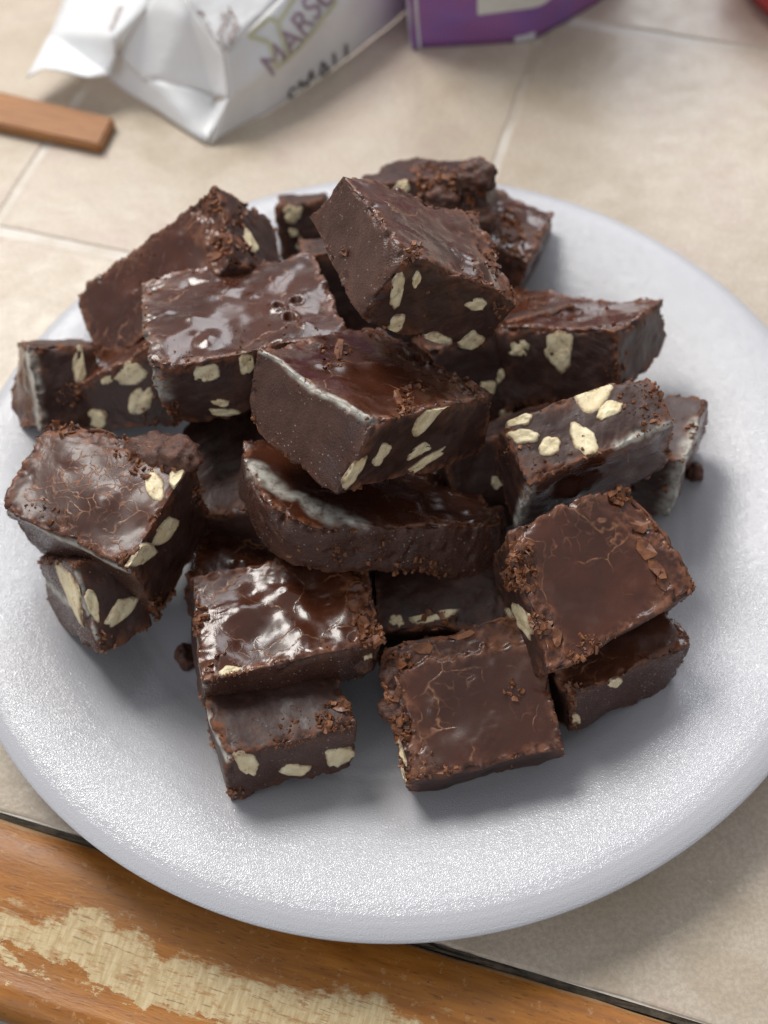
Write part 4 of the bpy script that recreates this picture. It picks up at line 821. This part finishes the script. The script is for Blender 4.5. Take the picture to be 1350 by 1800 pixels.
print_text('printed_letters', 'SMALL', M_BLACK, (-0.01434,0.34815,0.00182), np.array((0.70680,0.70024,0.10049)), np.array((-0.07732,-0.06474,0.99490)), np.array((0.70318,-0.71097,0.00838)), 0.012)
print_text('printed_letters', 'BATCH', M_BLACK, (0.00516,0.36695,0.01203), np.array((0.66010,0.74344,0.10751)), np.array((0.01558,0.12955,-0.99145)), np.array((-0.75101,0.65613,0.07394)), 0.0125)
print_text('printed_letters', 'Gifts', M_BROWN, (-0.05940,0.33614,0.03985), np.array((0.97406,-0.03739,-0.22317)), np.array((0.00470,0.98938,-0.14526)), np.array((0.22624,0.14045,0.96389)), 0.012)
print_text('printed_letters', 'family', M_BROWN, (-0.04295,0.33378,0.03633), np.array((0.34224,0.91500,-0.21365)), np.array((-0.91197,0.37822,0.15894)), np.array((0.22624,0.14045,0.96389)), 0.0055)
print_text('printed_letters', 'recipe', M_BROWN, (-0.04099,0.32990,0.03644), np.array((0.34753,0.91279,-0.21457)), np.array((-0.90997,0.38353,0.15770)), np.array((0.22624,0.14045,0.96389)), 0.0055)
print_text('printed_letters', 'with', M_BROWN, (-0.05006,0.33381,0.03800), np.array((0.92242,-0.34884,-0.16567)), np.array((0.31298,0.92660,-0.20847)), np.array((0.22624,0.14045,0.96389)), 0.005)
print_text('printed_letters', 'oats', M_BROWN, (-0.08155,0.35192,0.02467), np.array((0.43681,0.83520,0.33411)), np.array((-0.78490,0.53533,-0.31203)), np.array((-0.43947,-0.12595,0.88938)), 0.0055)

# wooden stick at the left
S = {q: np.array(v) / 1000 for q, v in DATA['STICK'].items()}
k = NT('stick_wood'); co = k.coord()
gr = k.noise(k.vmul(co, (1, 12, 12)), 90, 4, .6)
k.p(Base_Color=k.mix(k.ramp(gr, (.35, 0), (.65, 1)), (.24, .085, .014), (.38, .155, .035)), Roughness=.45, Normal=k.bump(gr, .3, .0004))
ax_ = (S['b'] - S['a']); ax_ /= np.linalg.norm(ax_)
L0 = S['a'] - ax_ * .05; L1 = S['d'] - ax_ * .05
bm = bmesh.new()
quad = [L0, S['b'], S['c'], L1]
vs = [bm.verts.new(np.array([p[0], p[1], z])) for z in (.0002, .0042) for p in quad]
for f in ((0, 3, 2, 1), (4, 5, 6, 7), (0, 1, 5, 4), (1, 2, 6, 5), (2, 3, 7, 6), (3, 0, 4, 7)): bm.faces.new([vs[i] for i in f])
bmesh.ops.bevel(bm, geom=bm.edges[:], offset=.0007, segments=2, affect='EDGES'); bm.verts.index_update()
cst = (S['b'] + S['d']) / 2; cst[2] = 0
st = mesh_obj('wooden_stick', [v.co[:] for v in bm.verts], [[v.index for v in f.verts] for f in bm.faces], k.m, origin=tuple(cst), smooth=False); bm.free()
st.data.transform(Matrix.Rotation(-math.atan2(ax_[1], ax_[0]), 4, 'Z')); st.rotation_euler = (0, 0, math.atan2(ax_[1], ax_[0]))
tag(st, 'flat orange brown wooden stick lying on the tiles in front of the white paper bag', 'stick')

# purple packet standing at the back
PK = {q: np.array(v) / 1000 for q, v in DATA['PACK'].items()}
pk = bpy.data.objects.new('purple_packet', None); COL.objects.link(pk); pk.location = Vector((PK['a'] + PK['b']) / 2)
tag(pk, 'purple packet with a white label panel standing behind the plate', 'packet')
k = NT('purple_film'); co = k.n('ShaderNodeNewGeometry').outputs['Position']
k.p(Base_Color=k.mix(k.ramp(k.noise(co, 60, 3), (.4, 0), (.65, 1)), (.28, .105, .30), (.235, .11, .35)), Roughness=.40, Normal=k.bump(k.noise(co, 55, 3, .5), .3, .003))
M_PURP = k.m
M_WHITE = flat_mat('white_label', (.72, .70, .64)); M_EDGE = flat_mat('white_seal', (.62, .60, .64)); M_GREY = flat_mat('grey_print', (.30, .29, .32))

foot = [(20.0, 361.6), (22.7, 361.3), (32, 360.6), (45, 360.4), (55, 361.0), (62, 362.2), (69, 365.2), (77, 370.5), (86, 377.8), (94, 385.0), (104, 396), (108, 410), (98, 420), (70, 424), (40, 420), (24, 410), (19.5, 385)]
def cr(P, k):
    P = np.array(P, float); n = len(P); out = []
    for i in range(n):
        a, b, c_, d = P[i - 1], P[i], P[(i + 1) % n], P[(i + 2) % n]
        for t in np.linspace(0, 1, k, endpoint=False):
            out.append(.5 * ((2 * b) + (-a + c_) * t + (2 * a - 5 * b + 4 * c_ - d) * t * t + (-a + 3 * b - 3 * c_ + d) * t ** 3))
    return np.array(out)
loop = cr(foot, 8); nl = len(loop)
def pk_pt(s_i, zz, off=0.0):
    p = loop[s_i % nl]; q = loop[(s_i + 1) % nl] - loop[s_i - 1]; nn = np.array([q[1], -q[0]]) / max(np.linalg.norm(q), 1e-9)
    cx_ = loop.mean(0); bul = 1 + .05 * math.sin(min(zz / 90, 1) * math.pi)
    p = cx_ + (p - cx_) * bul + nn * off
    cr_ = .5 * math.sin(zz * .35 + s_i * .2) * math.exp(-((zz - 10) / 16) ** 2)
    return np.array([p[0] + nn[0] * cr_, p[1] + nn[1] * cr_ + .10 * zz, zz]) / 1000
zs = list(np.linspace(0, 95, 32)); V, F = [], []
for zz in zs:
    for i in range(nl): V.append(pk_pt(i, .3 + zz))
for r in range(len(zs) - 1):
    for i in range(nl): F.append((r * nl + i, r * nl + (i + 1) % nl, (r + 1) * nl + (i + 1) % nl, (r + 1) * nl + i))
F.append([(len(zs) - 1) * nl + i for i in range(nl)]); F.append([i for i in range(nl)][::-1])
mesh_obj('packet_body', V, F, M_PURP, pk, origin=pk_pt(0, 0))
def patch(name, i0, i1, z0, z1, mat, off, rcorner=0, z0b=None):
    V, F = [], []; n = (i1 - i0); m = 14
    arc = [0]
    for i in range(i0, i1): arc.append(arc[-1] + np.linalg.norm(loop[(i + 1) % nl] - loop[i % nl]))
    for a_, i in enumerate(range(i0, i1 + 1)):
        lo = z0
        x = arc[-1] - arc[a_]
        if rcorner and x < rcorner: lo = z0 + rcorner - math.sqrt(max(rcorner ** 2 - (rcorner - x) ** 2, 0))
        for k_ in range(m + 1): V.append(pk_pt(i, lo + (z1 - lo) * k_ / m, off))
    for a_ in range(n):
        for k_ in range(m): F.append((a_ * (m + 1) + k_, (a_ + 1) * (m + 1) + k_, (a_ + 1) * (m + 1) + k_ + 1, a_ * (m + 1) + k_ + 1))
    return mesh_obj(name, V, F, mat, pk, origin=V[0])
def arc_index(mm):
    s = 0; i = 8
    while s < mm: s += np.linalg.norm(loop[i + 1] - loop[i]); i += 1
    return i
patch('label_panel', arc_index(20), arc_index(53), 12.5, 70, M_WHITE, .35, 13)
for zz, a0, a1 in ((22.5, 26, 31), (22.5, 32.5, 39), (22.5, 40, 43), (27, 26, 34), (27, 35, 46)): patch('printed_line', arc_index(a0), arc_index(a1), zz, zz + 1.7, M_GREY, .5)
patch('round_emblem', arc_index(58), arc_index(70), 21, 34, M_WHITE, .4, 6)
patch('bottom_seam', arc_index(34), arc_index(42), .6, 3.0, M_EDGE, .5)
sealv = []
for zz in zs:
    p = pk_pt(8, .3 + zz); sealv += [p + np.array([-.0034, .0004, 0]), p + np.array([.0004, -.0004, 0]), p + np.array([.0004, .0006, 0]), p + np.array([-.0034, .0012, 0])]
sf = [(r * 4 + j, r * 4 + (j + 1) % 4, (r + 1) * 4 + (j + 1) % 4, (r + 1) * 4 + j) for r in range(len(zs) - 1) for j in range(4)] + [(0, 3, 2, 1)]
mesh_obj('side_seal', sealv, sf, M_EDGE, pk, smooth=False, origin=sealv[0])


# red lid in the far corner
k = NT('red_plastic'); k.p(Base_Color=k.mix(k.noise(k.coord(), 50, 3), (.42, .010, .012), (.48, .014, .016)), Roughness=.3)

prof = [(0, .3), (30, .3), (33, .6), (35, 2), (36.5, 5), (39, 8), (40.5, 12), (40, 16), (38, 19), (33, 21), (20, 22), (0, 22.3)]
V, F = [], []; ns = 96
for r, zz in prof:
    for j in range(ns):
        t = 2 * math.pi * j / ns; rr = r * (1 + (.006 * math.cos(24 * t) if 4 < zz < 18 else 0)); V.append((180.5 + rr * math.cos(t), 383.6 + rr * math.sin(t), zz))
for i in range(len(prof) - 1):
    for j in range(ns): F.append((i * ns + j, i * ns + (j + 1) % ns, (i + 1) * ns + (j + 1) % ns, (i + 1) * ns + j))
rd = mesh_obj('red_lid', np.array(V) / 1000, F, k.m, origin=(.1805, .3836, 0))
tag(rd, 'rounded red plastic lid on the tiles at the far right corner', 'lid')
